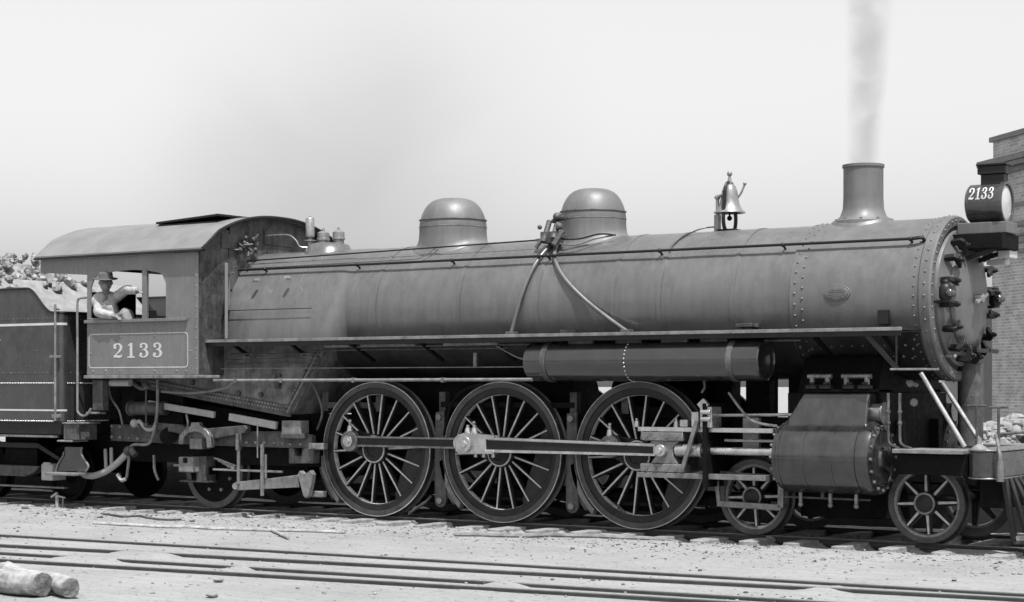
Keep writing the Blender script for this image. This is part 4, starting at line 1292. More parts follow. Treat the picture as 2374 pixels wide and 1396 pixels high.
MB().cyl((2.62, -1.115, 0.96), (2.95, -1.115, 0.96), 0.075, n=20).cyl((2.92, -1.115, 0.96), (2.96, -1.115, 0.96), 0.085, n=20).build('rod_socket', STEEL, chd, 0.005, 30)
MB().cyl((2.9, -1.115, 0.96), (4.0, -1.115, 0.96), 0.045, n=20).build('piston_rod', STEEL, loco)
MB().box(2.15, 3.86, -1.20, -1.03, 1.172, 1.222).build('guide_bar', STEEL, loco, 0.005, 0)
MB().box(2.15, 3.78, -1.20, -1.03, 0.640, 0.700).build('guide_bar', OILY, loco, 0.005, 0)
MB().box(3.02, 3.07, -1.26, -0.5, 0.55, 1.50).build('guide_yoke', SOOT, loco, 0.006, 0)
MB().box(2.86, 2.95, -1.22, -1.02, 1.23, 1.40).box(2.98, 3.13, -1.24, -1.0, 1.225, 1.46).box(2.70, 2.80, -1.2, -1.02, 1.23, 1.31).build('guide_bracket', STEEL, loco, 0.006, 0)
MB().bar((2.98, -1.23, 1.45), (3.06, -1.23, 1.52), .05, .1).cyl((3.0, -1.25, 1.40), (3.12, -1.25, 1.40), 0.03, n=8).cyl((3.0, -1.25, 1.32), (3.12, -1.25, 1.32), 0.03, n=8).build('link_hanger', STEEL, loco, 0.004, 30)
MB().cyl((3.1, -1.0, 1.36), (4.2, -1.0, 1.38), 0.02, n=8).cyl((3.2, -1.05, 1.08), (3.85, -1.05, 1.08), 0.018, n=8).build('valve_rod', STEEL, loco)
MB().box(3.42, 3.62, -1.05, -0.98, 1.0, 1.34).build('valve_guide', DUSTY, loco, 0.008, 0)
# ---- cylinders and steam chests
def cylinder(s):
    y = s * 1.12
    c = MB().lathe([(0.10, 3.97), (0.34, 3.975), (0.37, 3.985), (0.37, 4.03), (0.395, 4.035), (0.405, 4.045), (0.405, 4.07), (0.395, 4.075), (0.395, 4.95), (0.385, 4.955), (0.385, 4.965), (0.40, 4.97), (0.405, 5.05), (0.385, 5.10), (0.33, 5.125), (0.30, 5.13), (0.29, 5.115), (0.12, 5.115), (0.10, 5.14), (0, 5.14)], (0, y, 0.92), 'X', 64).build('cylinder', BLACK if s > 0 else CYLP, loco, 0, 30)
    m = MB()
    for k in range(16):
        a = 2 * math.pi * k / 16
        m.cyl((3.95, y + 0.34 * math.cos(a), 0.92 + 0.34 * math.sin(a)), (3.99, y + 0.34 * math.cos(a), 0.92 + 0.34 * math.sin(a)), 0.018, n=6)
        m.cyl((5.10, y + 0.345 * math.cos(a), 0.92 + 0.345 * math.sin(a)), (5.135, y + 0.345 * math.cos(a), 0.92 + 0.345 * math.sin(a)), 0.018, n=6)
    stuff(m.build('cover_bolts', OILY, c))
    y0, y1 = sorted((s * 0.55, s * 1.27))
    f0, f1 = (-1.34, -1.16)
    ch = MB()
    # steam chest: sides lean inwards towards the lid
    sec = []
    for z, ya, xa_, xb_ in ((1.10, 1.30, 4.08, 5.0), (1.34, 1.29, 4.09, 5.0), (1.62, 1.17, 4.22, 4.99)):
        sec.append([(xa_, s * ya, z), (xb_, s * ya, z), (xb_, s * 0.5, z), (xa_, s * 0.5, z)][::(-1 if s < 0 else 1)])
    ch.sheet(sec, close=True)
    k = len(ch.v)
    ch.f.append((k - 4, k - 3, k - 2, k - 1))
    sc_ = ch.build('steam_chest', CYLP, loco, 0.02, 25)
    MB().box(4.2, 5.0, y0 + (0.12 if s < 0 else 0), y1 - (0.12 if s > 0 else 0), 1.622, 1.665).build('chest_lid', SOOT, sc_, 0.012, 0)
    for x in (4.30, 4.46, 4.74, 4.91):
        MB().lathe([(0.0, 1.665), (0.085, 1.665), (0.085, 1.70), (0.07, 1.71), (0.05, 1.70), (0.035, 1.70), (0.035, 1.735), (0, 1.74)], (x, s * 1.12, 0), 'Z', 18).build('lid_nut', BLACK, sc_, 0, 35)
    for x0, x1 in ((4.22, 4.50), (4.62, 4.96)):
        MB().cyl((x0, s * 1.05, 1.80), (x1, s * 1.05, 1.80), 0.028, n=10).cyl((x0 + .05, s * 1.05, 1.66), (x0 + .05, s * 1.05, 1.8), 0.03, n=8).cyl((x1 - .05, s * 1.05, 1.66), (x1 - .05, s * 1.05, 1.8), 0.03, n=8).build('relief_valve', OILY, sc_)
    MB().cyl((4.97, s * 1.08, 1.40), (5.11, s * 1.08, 1.40), 0.105, n=24).cyl((5.11, s * 1.08, 1.40), (5.13, s * 1.08, 1.40), 0.125, n=24).build('valve_cover', OILY, sc_, 0.008, 30)
    return c
cylinder(-1)
cylinder(1)
MB().box(3.95, 5.05, -1.0, 1.0, 0.62, 1.62).yz([(-1.0, 1.55), (1.0, 1.55), (0.75, 2.02), (-0.75, 2.02)], 4.05, 5.0).build('saddle', SOOT, loco, 0.01, 0)
MB().cyl((4.0, -1.18, 0.475), (5.0, -1.18, 0.47), 0.012, n=6).cyl((4.45, -1.18, 0.47), (4.45, -1.18, 0.54), 0.02, n=6).build('drain_pipe', GRIME, loco)
for x in (5.18, 5.31):
    MB().tube(smooth_path([(x, -1.12, 1.62), (x, -1.12, 1.35), (x, -1.12, 1.14), (x + .03, -1.13, 1.07), (x + .14, -1.15, 1.03)], 5), 0.017, 8).ball((x, -1.12, 1.42), .028).ball((x, -1.12, 1.30), .028).build('steam_heat_pipe', OILY, loco)
MB().ball((5.42, -1.1, 1.72), .04, 8, 6).cyl((5.38, -1.1, 1.74), (5.50, -1.1, 1.70), .022, n=8).ball((5.46, -1.1, 1.52), .045, 8, 6).build('drain_cock', DUSTY, loco)

# ---- frames and what hangs between the wheels
for s in (-1, 1):
    y0, y1 = sorted((s * 0.47, s * 0.60))
    MB().box(-3.3, 5.15, y0, y1, 0.62, 1.32).box(5.15, 6.1, y0, y1, 0.62, 0.95).build('main_frame', SOOT, loco, 0.01, 0)
    MB().box(-3.2, 3.5, y0 + .01, y1 - .01, 0.30, 0.40).build('pedestal_binder', SOOT, loco, 0.01, 0)
MB().box(-3.3, 3.9, -0.46, 0.46, 1.20, 1.30).build('frame_deck', SOOT, loco, 0, 0)
for x0, x1 in ((-2.6, 0.72), (1.28, 2.6)): MB().cyl((x0, 0, 1.55), (x1, 0, 1.55), 0.34, n=24).build('boiler_belly', SOOT, loco)
for x0, x1 in ((2.58, 2.82), (3.0, 3.31), (3.55, 4.05)): MB().box(x0, x1, -0.12, 0.12, 1.25, 1.86).build('motion_plate', SOOT, loco, 0.01, 0)
MB().bar((2.80, -0.3, 1.62), (3.02, -0.3, 1.42), 0.03, 0.05).build('reverse_rod', SOOT, loco)
MB().cyl((3.44, -0.2, 1.3), (3.44, -0.2, 1.85), 0.018, n=8).build('lifting_link', SOOT, loco)
for xw in (-1.965, 0.0, 1.955):
    MB().box(xw - 0.20, xw + 0.20, -0.64, -0.46, 0.45, 1.12).build('axle_box', SOOT, loco, 0.01, 0)
    MB().bar((xw - 0.55, -0.60, 1.38), (xw + 0.55, -0.60, 1.38), 0.10, 0.14).build('leaf_spring', SOOT, loco, 0.01, 0)
for x in (-0.955, 1.01):
    h = MB().xz([(x - 0.075, 1.36), (x + 0.06, 1.38), (x + 0.075, 0.9), (x + 0.085, 0.35)] + arc(x + 0.0, 0.24, 0.088, 0, -180, 8) + [(x - 0.085, 0.9)], -0.80, -0.755).build('brake_hanger', GRIME, loco, 0.008, 30)
    for xx, zz in ((x, 0.24), (x - .01, 1.30)): MB().cyl((xx, -0.83, zz), (xx, -0.74, zz), 0.04, n=12).build('hanger_pin', OILY, h)
for xw in WX:
    pts = [(xw + 0.915 * math.cos(R(a)), RW + 0.915 * math.sin(R(a))) for a in range(186, 229, 4)]
    pts2 = [(xw + 0.985 * math.cos(R(a)), RW + 0.985 * math.sin(R(a))) for a in range(228, 185, -4)]
    MB().xz(pts + pts2, -0.80, -0.70).build('brake_shoe', DUSTY, loco, 0.008, 30)
    MB().xz([(xw + 0.985 * math.cos(R(a)), RW + 0.985 * math.sin(R(a))) for a in range(192, 223, 5)] + [(xw + 1.03 * math.cos(R(a)), RW + 1.03 * math.sin(R(a))) for a in range(222, 191, -5)], -0.78, -0.73).build('brake_head', GRIME, loco, 0.006, 30)
MB().cyl((-3.1, -0.45, 0.22), (2.2, -0.45, 0.22), 0.03, n=8).build('brake_rod', SOOT, loco)
MB().tube(smooth_path([(-1.092, -0.800, 0.294), (-1.194, -0.800, 0.207), (-1.365, -0.800, 0.107), (-1.448, -0.800, 0.049)]), 0.018, 6).build('sand_nozzle', GRIME, loco)
MB().tube(smooth_path([(1.757, -0.800, 0.183), (1.638, -0.800, 0.282)]), 0.018, 6).build('sand_nozzle', GRIME, loco)
MB().tube(smooth_path([(-0.237, -0.900, 1.722), (-0.533, -0.880, 1.641), (-0.726, -0.860, 1.478), (-0.820, -0.840, 1.259), (-0.868, -0.830, 1.067)]), 0.02, 8).build('sand_hose', SOOT, loco)
for px_ in ((2.906, -1.000, 1.759),):
    MB().tube(smooth_path([(px_[0], -1.0, px_[2]), (px_[0] + .01, -1.0, px_[2] - .08), (px_[0] - .03, -1.0, px_[2] - .14)]), 0.014, 6).build('drain_cock', DUSTY, loco)

# ---- leading truck wheels
SPK2 = spoke_mesh(0.10, 0.36, 0.085, 0.05, 0.09, 0.06)
def pilot_wheel():
    w = empty('pilot_wheel')
    MB().lathe([(0.37, -0.066), (0.428, -0.066), (0.435, -0.058), (0.438, 0.03), (0.462, 0.048), (0.462, 0.062), (0.37, 0.068), (0.37, -0.066)], (0, 0, 0), 'Y', 72).build('tyre', TYRE, w, 0, 30)
    MB().lathe([(0.335, -0.04), (0.345, -0.05), (0.369, -0.052), (0.369, 0.05), (0.34, 0.05), (0.33, 0.02), (0.335, -0.04)], (0, 0, 0), 'Y', 72).build('rim', OILY, w, 0, 30)
    MB().lathe([(0.0, -0.115), (0.075, -0.115), (0.085, -0.11), (0.10, -0.118), (0.118, -0.118), (0.124, -0.105), (0.13, 0.0), (0.13, 0.08), (0, 0.08)], (0, 0, 0), 'Y', 40).build('hub', WHEEL, w, 0, 30)
    MB().lathe([(0.096, -0.115), (0.099, -0.122), (0.117, -0.122), (0.1215, -0.112)], (0, 0, 0), 'Y', 40).build('hub_ring', OILY, w, 0, 30)
    for k in range(8):
        put('spoke', SPK2, w, 0, None, (0, R(90 - (3 + 45 * k)), 0))
    return w
pw = pilot_wheel()
for i, x in enumerate((5.49, 3.45)):
    for s in (-1, 1):
        o = pw if (i == 0 and s == -1) else copy_tree(pw)
        o.parent = loco
        o.location = (x, s * 0.762, 0.435)
        o.rotation_euler = (0, 0, 0) if s == -1 else (0, 0, math.pi)
    MB().cyl((x, -0.7, 0.435), (x, 0.7, 0.435), 0.07, n=14).build('axle', SOOT, loco)
MB().box(3.3, 5.75, -0.60, -0.50, 0.50, 0.66).box(3.3, 5.75, 0.50, 0.60, 0.50, 0.66).box(3.9, 5.1, -0.55, 0.55, 0.22, 0.62).build('truck_frame', SOOT, loco, 0.01, 0)
MB().bar((3.05, -0.96, 0.62), (3.08, -0.96, 0.36), 0.04, 0.05, (1, 0, 0)).bar((3.06, -0.96, 0.355), (3.86, -0.96, 0.335), 0.05, 0.07).bar((3.85, -0.96, 0.33), (3.86, -0.96, 0.63), 0.05, 0.075, (1, 0, 0)).build('safety_strap', OILY, loco, 0.012, 0)
MB().tube(smooth_path([(2.703, -0.900, 0.689), (2.899, -0.900, 0.719), (3.229, -0.900, 0.698), (3.713, -0.900, 0.682)]), 0.02, 6).build('brake_pull_rod', OILY, loco)

BEAM = mat('beam_paint', 0.03, 0.22, var=0.5, scale=5, streak=0.2, spec=0.8)
# ---- front deck, buffer beam, pilot, braces
MB().box(5.30, 6.08, -1.32, -0.80, 0.985, 1.03).build('front_deck', DUSTY, loco, 0.006, 0)
MB().box(5.35, 6.10, -1.24, -0.85, 0.76, 0.98).build('deck_sill', SOOT, loco, 0.01, 0)
MB().box(5.30, 6.08, 0.80, 1.32, 0.985, 1.03).build('front_deck', DUSTY, loco, 0.006, 0)
bp = arc(6.28, -1.20, 0.172, 180, 360, 18) + arc(6.28, 1.20, 0.172, 0, 180, 18)
beam = MB().xy(bp, 0.752, 1.022).build('buffer_beam', BEAM, loco, 0.012, 30)
bp2 = arc(6.28, -1.20, 0.18, 180, 360, 18) + arc(6.28, 1.20, 0.18, 0, 180, 18)
MB().xy(bp2, 1.023, 1.04).build('beam_top', OILY, beam, 0.004, 30)
MB().xy(bp2, 0.735, 0.751).build('beam_base', OILY, beam, 0.004, 30)
MB().lathe([(0.09, 1.04), (0.07, 1.06), (0.03, 1.09), (0.022, 1.16), (0, 1.165)], (6.20, -1.18, 0), 'Z', 16).build('flag_socket', DUSTY, beam)
for (x, y, z1) in ((6.17, -1.17, 1.49), (6.40, -1.17, 1.475)):
    MB().cyl((x, y, 1.03), (x, y, z1), 0.016, n=8).cyl((x - .10, y, z1), (x + .10, y, z1), 0.012, n=8).build('grab_post', GRIME, beam)
MB().tube(smooth_path([(6.38, -1.2, 1.19), (6.42, -1.26, 1.12), (6.47, -1.34, 1.0), (6.48, -1.36, 0.93)]), 0.02, 8).cyl((6.48, -1.36, 0.93), (6.48, -1.36, 0.72), 0.032, 0.04, n=10).build('uncoupling_lever', OILY, beam)
MB().cyl((6.40, -1.2, 1.20), (6.40, 1.2, 1.20), 0.014, n=8).build('uncoupling_rod', GRIME, beam)
pil = empty('pilot', (0, 0, 0), parent=loco)
def slat_pts(t):
    y = -1.12 + 2.24 * t
    f = 1 - abs(y) / 1.12
    return (6.44 + 0.02 * f, y * 0.98, 0.735), (6.52 + 0.95 * f, y * 0.92, 0.10)
for k in range(17):
    a, b_ = slat_pts(k / 16)
    MB().bar(a, b_, 0.105, 0.045, (1, 0, 0.3)).build('slat', BLACK, pil, 0.006, 0)
m = MB()
m.tube([slat_pts(k / 16)[1] for k in range(17)], 0.045, 8)
m.build('bottom_rail', GRIME, pil)
MB().box(6.12, 6.40, -0.95, 0.95, 0.42, 0.73).build('beam_backing', SOOT, pil, 0.01, 0)
for a, b_ in (((5.479, -0.950, 1.833), (5.963, -0.950, 1.054)), ((5.484, -0.300, 1.719), (5.925, -0.300, 1.054))):
    MB().cyl(a, b_, 0.026, n=12).build('smokebox_stay', STEEL, loco)
MB().cyl((5.62, 0.2, 1.03), (5.62, 0.2, 1.95), 0.14, n=20).build('air_pump', GRIME, loco)

# ---- trailing truck
SPK3 = None
def trailing():
    w = empty('trailing_wheel')
    MB().lathe([(0.44, -0.066), (0.523, -0.066), (0.53, -0.058), (0.533, 0.03), (0.557, 0.048), (0.557, 0.062), (0.44, 0.068), (0.44, -0.066)], (0, 0, 0), 'Y', 72).build('tyre', TYRE, w, 0, 30)
    MB().lathe([(0.0, -0.06), (0.15, -0.06), (0.20, -0.02), (0.36, -0.015), (0.439, -0.05), (0.439, 0.05), (0, 0.06)], (0, 0, 0), 'Y', 56).build('wheel_disc', SOOT, w, 0, 35)
    m = MB()
    for k in range(8):
        a = 2 * math.pi * (k + .5) / 8
        m.cyl((0.29 * math.cos(a), -0.05, 0.29 * math.sin(a)), (0.29 * math.cos(a), -0.01, 0.29 * math.sin(a)), 0.025, n=8)
    stuff(m.build('disc_bolts', OILY, w))
    return w
tw = trailing()
for s in (-1, 1):
    o = tw if s == -1 else copy_tree(tw)
    o.parent = loco
    o.location = (-4.79, s * 0.762, 0.53)
    o.rotation_euler = (0, 0, 0) if s == -1 else (0, 0, math.pi)
MB().cyl((-4.79, -1.0, 0.53), (-4.79, 1.0, 0.53), 0.08, n=14).build('axle', SOOT, loco)
def pxz(L): return [(p[0], p[2]) for p in L]
tf = MB().xz(pxz([(-6.634, -1.000, 1.145), (-5.245, -1.000, 1.149), (-5.082, -1.000, 1.067), (-4.128, -1.000, 1.080), (-3.139, -1.000, 1.094), (-2.902, -1.000, 1.040), (-2.902, -1.000, 0.870), (-4.128, -1.000, 0.870), (-5.245, -1.000, 0.885), (-6.634, -1.000, 0.910)]), -0.99, -0.90)
tfo = tf.build('truck_side_frame', GRIME, loco, 0.01, 0)
m = MB()
for p in ((-6.608, -1.000, 1.121), (-6.444, -1.000, 1.116), (-6.162, -1.000, 1.120), (-6.077, -1.000, 1.121), (-5.866, -1.000, 1.117), (-6.608, -1.000, 0.966), (-6.444, -1.000, 0.963), (-6.256, -1.000, 0.953), (-6.094, -1.000, 0.950), (-5.875, -1.000, 0.935), (-4.050, -1.000, 0.930), (-3.888, -1.000, 0.927), (-3.735, -1.000, 0.929), (-3.559, -1.000, 0.926), (-3.408, -1.000, 0.923), (-3.273, -1.000, 0.920), (-3.094, -1.000, 0.923)):
    m.rivet((p[0], -0.99, p[2]), (0, -1, 0), 0.028)
stuff(m.build('frame_bolts', OILY, tfo, smooth=60))
MB().xz(pxz([(-5.595, -1.080, 1.183), (-5.127, -1.080, 1.158), (-5.006, -1.080, 1.082), (-4.566, -1.080, 1.123), (-3.979, -1.080, 1.166), (-3.948, -1.080, 1.119), (-3.979, -1.080, 1.061), (-4.550, -1.080, 0.970), (-5.006, -1.080, 0.975), (-5.250, -1.080, 1.043), (-5.595, -1.080, 1.092)]), -1.10, -1.0).build('equalizer', GRIME, loco, 0.012, 0)
MB().xz(pxz([(-5.154, -1.120, 0.890), (-5.130, -1.120, 1.010), (-5.024, -1.120, 1.100), (-4.920, -1.120, 1.149), (-4.911, -1.120, 1.197), (-4.767, -1.120, 1.198), (-4.751, -1.120, 1.151), (-4.616, -1.120, 1.088), (-4.552, -1.120, 1.006), (-4.536, -1.120, 0.854), (-4.616, -1.120, 0.852), (-4.632, -1.120, 0.982), (-4.727, -1.120, 1.051), (-4.847, -1.120, 1.073), (-4.968, -1.120, 1.048), (-5.049, -1.120, 0.987), (-5.065, -1.120, 0.892)][::-1]), -1.16, -1.08).build('spring_saddle', OILY, loco, 0.008, 30)
p = (-4.866, -1.100, 0.877)
MB().box(p[0] - 0.11, p[0] + 0.11, -1.12, -0.92, p[2] - 0.05, p[2] + 0.10).cyl((p[0], -1.02, p[2]), (p[0], -1.02, p[2] + .16), 0.07, n=12).build('spring_seat', DUSTY, loco, 0.01, 30)
p = (-5.004, -1.150, 0.608)
jb = MB().box(p[0] - 0.13, p[0] + 0.14, -1.17, -0.9, p[2] - 0.10, p[2] + 0.11).box(p[0] - 0.30, p[0] - 0.1, -1.1, -0.95, p[2] - .03, p[2] + .0).build('journal_box', DUSTY, loco, 0.012, 0)
MB().box(p[0] - 0.04, p[0] + 0.04, -1.176, -1.165, p[2] + 0.03, p[2] + 0.10).build('oil_lid', SOOT, jb, 0.004, 0)
p = (-4.824, -1.000, 0.566)
MB().box(p[0] - 0.09, p[0] + 0.09, -1.05, -0.85, p[2] - 0.18, p[2] + 0.16).box(p[0] - 0.4, p[0] + 0.15, -1.06, -0.9, p[2] - 0.20, p[2] - 0.175).build('pedestal', GRIME, loco, 0.008, 0)
p0, p1 = (-4.640, -1.000, 0.552), (-3.401, -1.000, 0.549)
MB().cyl(p0, p1, 0.018, n=8).build('tie_rod', STEEL, loco)
p0 = (-4.600, -1.000, 0.707); p1 = (-4.222, -1.000, 0.598)
lf = MB()
for k in range(4):
    lf.bar((p0[0] + .08 * k, -1.0, p0[2] - .035 * k), (p1[0], -1.0, p1[2] - .012 * k), 0.09, 0.014)
lf.build('leaf_spring', DUSTY, loco, 0.003, 0)
MB().bar((-4.074, -1.120, 1.060), (-4.074, -1.120, 0.827), 0.05, 0.07, (0, 1, 0)).cyl((-4.074, -1.120, 0.839), (-4.074, -1.120, 0.373), 0.024, n=10).build('spring_hanger', OILY, loco, 0.004, 30)
MB().xz(pxz([(-4.147, -1.100, 0.394), (-4.100, -1.100, 0.401), (-3.578, -1.100, 0.456), (-3.054, -1.100, 0.522), (-3.024, -1.100, 0.506), (-3.024, -1.100, 0.358), (-4.100, -1.100, 0.284), (-4.155, -1.100, 0.323)][::-1]), -1.11, -1.05).build('brake_lever', DUSTY, loco, 0.006, 0)
MB().cyl((-4.120, -1.130, 0.343), (-4.237, -1.000, 0.334), 0.045, n=14).build('lever_pin', OILY, loco)
MB().bar((-3.635, -1.140, 0.917), (-3.635, -1.140, 0.226), 0.03, 0.045, (0, 1, 0)).bar((-3.591, -1.120, 0.779), (-3.591, -1.120, 0.457), 0.02, 0.03, (0, 1, 0)).cyl((-3.736, -1.120, 1.181), (-3.736, -1.120, 0.730), 0.011, n=6).build('lever_guide', DUSTY, loco, 0.004, 0)
MB().xz(pxz([(-3.032, -1.100, 0.529), (-2.995, -1.100, 0.581), (-2.936, -1.100, 0.542), (-2.884, -1.100, 0.544), (-2.818, -1.100, 0.591), (-2.775, -1.100, 0.535), (-2.796, -1.100, 0.433), (-2.848, -1.100, 0.250), (-2.892, -1.100, 0.220), (-2.936, -1.100, 0.247), (-2.995, -1.100, 0.427)][::-1]), -1.13, -1.05).build('lever_fulcrum', DUSTY, loco, 0.008, 0)
MB().box((-2.921, -0.950, 0.297)[0], (-2.723, -0.950, 0.304)[0], -1.0, -0.9, (-2.921, -0.950, 0.229)[2], (-2.921, -0.950, 0.309)[2]).build('brake_beam_end', DUSTY, loco, 0.012, 0)
p0, p1 = (-3.350, -1.050, 1.236), (-3.022, -1.050, 1.097)
MB().box(p0[0], p1[0], -1.08, -0.9, p1[2] - .06, p0[2]).build('expansion_pad', DUSTY, loco, 0.01, 0)
p0, p1 = (-3.309, -1.080, 1.065), (-3.019, -1.080, 1.029)
MB().box(p0[0] - .04, p1[0] + .04, -1.1, -1.0, p1[2] - .03, p0[2]).build('pad_clamp', GRIME, loco, 0.01, 0)
MB().xz(pxz([(-3.295, -1.000, 0.868), (-3.213, -1.000, 0.869), (-3.183, -1.000, 0.767), (-3.079, -1.000, 0.763), (-3.064, -1.000, 0.866), (-2.872, -1.000, 0.893), (-2.887, -1.000, 0.671), (-3.295, -1.000, 0.661)][::-1]), -1.0, -0.85).build('frame_bracket', GRIME, loco, 0.01, 0)
MB().box((-2.931, -1.000, 0.943)[0], (-2.682, -1.000, 0.947)[0], -1.03, -0.92, (-2.931, -1.000, 0.858)[2], (-2.931, -1.000, 0.943)[2]).cyl((-2.823, -1.050, 0.901), (-2.948, -0.900, 0.894), 0.035, n=10).build('hanger_bracket', DUSTY, loco, 0.012, 0)
MB().tube(smooth_path([(-5.766, -1.000, 0.724), (-5.757, -1.000, 0.543), (-5.724, -1.000, 0.452), (-5.674, -1.000, 0.375)]), 0.022, 8).build('sand_hose', OILY, loco)
MB().cyl((-5.394, -1.100, 0.999), (-5.588, -0.900, 0.992), 0.12, n=16).build('cross_shaft', SOOT, loco)
MB().box(-6.6, -2.9, -0.86, 0.86, 0.62, 0.95).build('rear_frame', SOOT, loco, 0, 0)
MB().box(-6.5, -5.3, -0.9, 0.9, 0.95, 1.75).build('drag_box', SOOT, loco, 0, 0)

# ---- more of the piping and rigging under the cab and ahead of the firebox
MB().cyl((-6.2, -0.98, 1.38), (-5.55, -0.98, 1.38), 0.10, n=20).cyl((-6.24, -0.98, 1.38), (-6.2, -0.98, 1.38), 0.115, n=20).build('brake_cylinder', GRIME, loco, 0.006, 35)
MB().tube(smooth_path([(-5.50, -1.12, 1.62), (-4.9, -1.14, 1.60), (-4.3, -1.16, 1.66), (-4.1, -1.2, 1.74)]), 0.020, 8).build('overflow_pipe', DUSTY, loco)
MB().tube(smooth_path([(-6.42, -1.25, 1.78), (-6.40, -1.22, 1.55), (-6.30, -1.15, 1.35), (-6.28, -1.10, 1.15)]), 0.017, 8).build('drain_pipe', OILY, loco)
MB().tube(smooth_path([(-5.05, -1.10, 1.30), (-5.0, -1.12, 1.18), (-5.02, -1.12, 1.08)]), 0.017, 8).build('drain_pipe', OILY, loco)
MB().tube(smooth_path([(-2.95, -1.08, 1.9), (-2.75, -1.08, 1.62), (-2.7, -1.02, 1.35), (-2.82, -0.98, 1.12)]), 0.016, 8).build('sand_pipe', GRIME, loco)
MB().cyl((-3.42, -1.08, 1.86), (-3.42, -1.08, 1.66), 0.045, n=12).cyl((-3.42, -1.08, 1.82), (-3.42, -1.16, 1.82), 0.03, n=10).build('blowoff_cock', GRIME, loco, 0.004, 35)
for x in (-3.9, -3.1, -1.9, -0.5):
    MB().box(x - 0.02, x + 0.02, -1.39, -1.33, 1.74, 1.80).build('pipe_clip', OILY, loco)
for x in (-2.9, -2.0, -0.98, 0.98, 1.7):
    MB().box(x - 0.05, x + 0.05, -0.72, -0.62, 1.36, 1.62).build('spring_hanger', GRIME, loco, 0.008, 0)
MB().bar((-2.9, -0.70, 1.44), (-2.0, -0.70, 1.44), 0.05, 0.08).build('equalizer', GRIME, loco, 0.006, 0)
MB().bar((-1.0, -0.70, 1.46), (1.0, -0.70, 1.46), 0.05, 0.07).build('equalizer', SOOT, loco, 0.006, 0)
for x in (-2.72, -0.72, 1.22):
    MB().tube(smooth_path([(x, -0.74, 0.62), (x + .02, -0.74, 0.42), (x + 0.10, -0.74, 0.25)]), 0.014, 6).build('sand_nozzle', GRIME, loco)
for x in (2.1, 2.62):
    MB().cyl((x, -1.13, 1.22), (x, -1.13, 1.29), 0.035, 0.028, n=10).cyl((x, -1.13, 1.29), (x, -1.13, 1.32), 0.014, n=8).build('oil_cup', STEEL, loco)
MB().bar((2.75, -1.23, 0.74), (2.95, -1.25, 1.30), 0.025, 0.05).build('combination_lever', OILY, loco)
MB().tube(smooth_path([(3.3, -1.15, 1.62), (3.45, -1.18, 1.45), (3.62, -1.18, 1.30), (3.9, -1.16, 1.25)]), 0.016, 8).build('lubricator_pipe', OILY, loco)
for x in (4.2, 4.55, 4.85):
    MB().cyl((x, -1.2, 0.53), (x, -1.2, 0.40), 0.022, n=8).ball((x, -1.2, 0.40), .03).build('cylinder_cock', OILY, loco)
for x in (4.33, 4.66):
    MB().lathe([(0.3985, x), (0.401, x + .002), (0.401, x + 0.03), (0.3985, x + 0.032)], (0, -1.12, 0.92), 'X', 56).build('jacket_band', CYLP, loco, 0, 30)

# ================================================================== THE TENDER
ten = empty('tender', (-7.11, 0, 0))
tag(ten, 'riveted black coal tender with pale stripes coupled behind the locomotive cab', 'tender')
tx = Matrix.Translation((7.11, 0, 0))
def T(mb):
    mb.v = [(x + 7.11, y, z) for x, y, z in mb.v]
    return mb
TX0, TX1 = -14.5, -7.11
def ten_top(x):
    a, b_ = -7.80, -7.27
    if x < a: return 3.105
    if x > b_: return 2.745
    t = (x - a) / (b_ - a)
    return 3.105 - 0.36 * (t * t * (3 - 2 * t))
def plan(t0):
    r = 0.13
    return [(TX0, -1.5)] + [(x, -1.5) for x in (-12, -10, -9, -8.5, -8.2)] + [(-8.0 + 0.05 * i, -1.5) for i in range(16)] + [(-7.24 + 0 * i, -1.5) for i in ()] + arc(TX1 - r, -1.5 + r, r, -90, 0, 8)
pl_ = plan(0)
pl_ += [(TX1, -0.9), (TX1, -0.4), (TX1, 0), (TX1, 0.4), (TX1, 0.9)] + [(x, -y) for x, y in reversed(plan(0))]
rows = []
for k in range(13):
    rows.append([(x, y, 1.19 + (ten_top(x) - 1.19) * k / 12) for x, y in pl_])
tank = T(MB().sheet(rows)).build('tank', TENP, ten, smooth=40)
T(MB().tube([(x, y, ten_top(x)) for x, y in pl_], 0.018, 8)).build('coping_bead', BLACK, tank)
for z, h in ((2.565, 0.034), (1.335, 0.024)):
    st_ = [[(x, y - 0.003, z) for x, y in pl_ if y < -1.37 or x < -9], [(x, y - 0.003, z + h) for x, y in pl_ if y < -1.37 or x < -9]]
    near = [[(x, y - 0.0035, z) for x, y in plan(0)], [(x, y - 0.0035, z + h) for x, y in plan(0)]]
    T(MB().sheet(near)).build('white_stripe', WHITE, tank, smooth=0)
m = MB()
for i in range(60):
    m.rivet((-7.3 - 0.055 * i * 1.45, -1.5, 2.665), (0, -1, 0), 0.012)
    m.rivet((-7.3 - 0.085 * i, -1.5, 1.885), (0, -1, 0), 0.013)
for i in range(10):
    for z in (2.66, 1.885): m.rivet((-7.11, -1.30 + .1 * i, z), (1, 0, 0), 0.012)
for x, z in ((-7.76, 2.38), (-8.37, 2.36), (-7.62, 2.2), (-7.75, 1.98), (-8.1, 2.62)): m.rivet((x, -1.5, z), (0, -1, 0), 0.013)
stuff(T(m).build('tank_rivets', TENP, tank, smooth=60))
m = MB()
for i in range(150):
    for z in (1.735, 1.19): m.rivet((-7.26 - 0.034 * i, -1.503, z), (0, -1, 0), 0.0125)
for i in range(24):
    for z in (1.735, 1.19): m.rivet((-7.107, -1.36 + 0.034 * i, z), (1, 0, 0), 0.0125)
stuff(T(m).build('seam_rivets', STEEL, tank, smooth=60))
T(MB().box(-14.4, -7.13, -1.47, 1.47, 1.0, 1.187).box(-14.4, -7.2, -1.45, -1.30, 0.965, 1.0)).build('underframe', BLACK, ten, 0.006, 0)
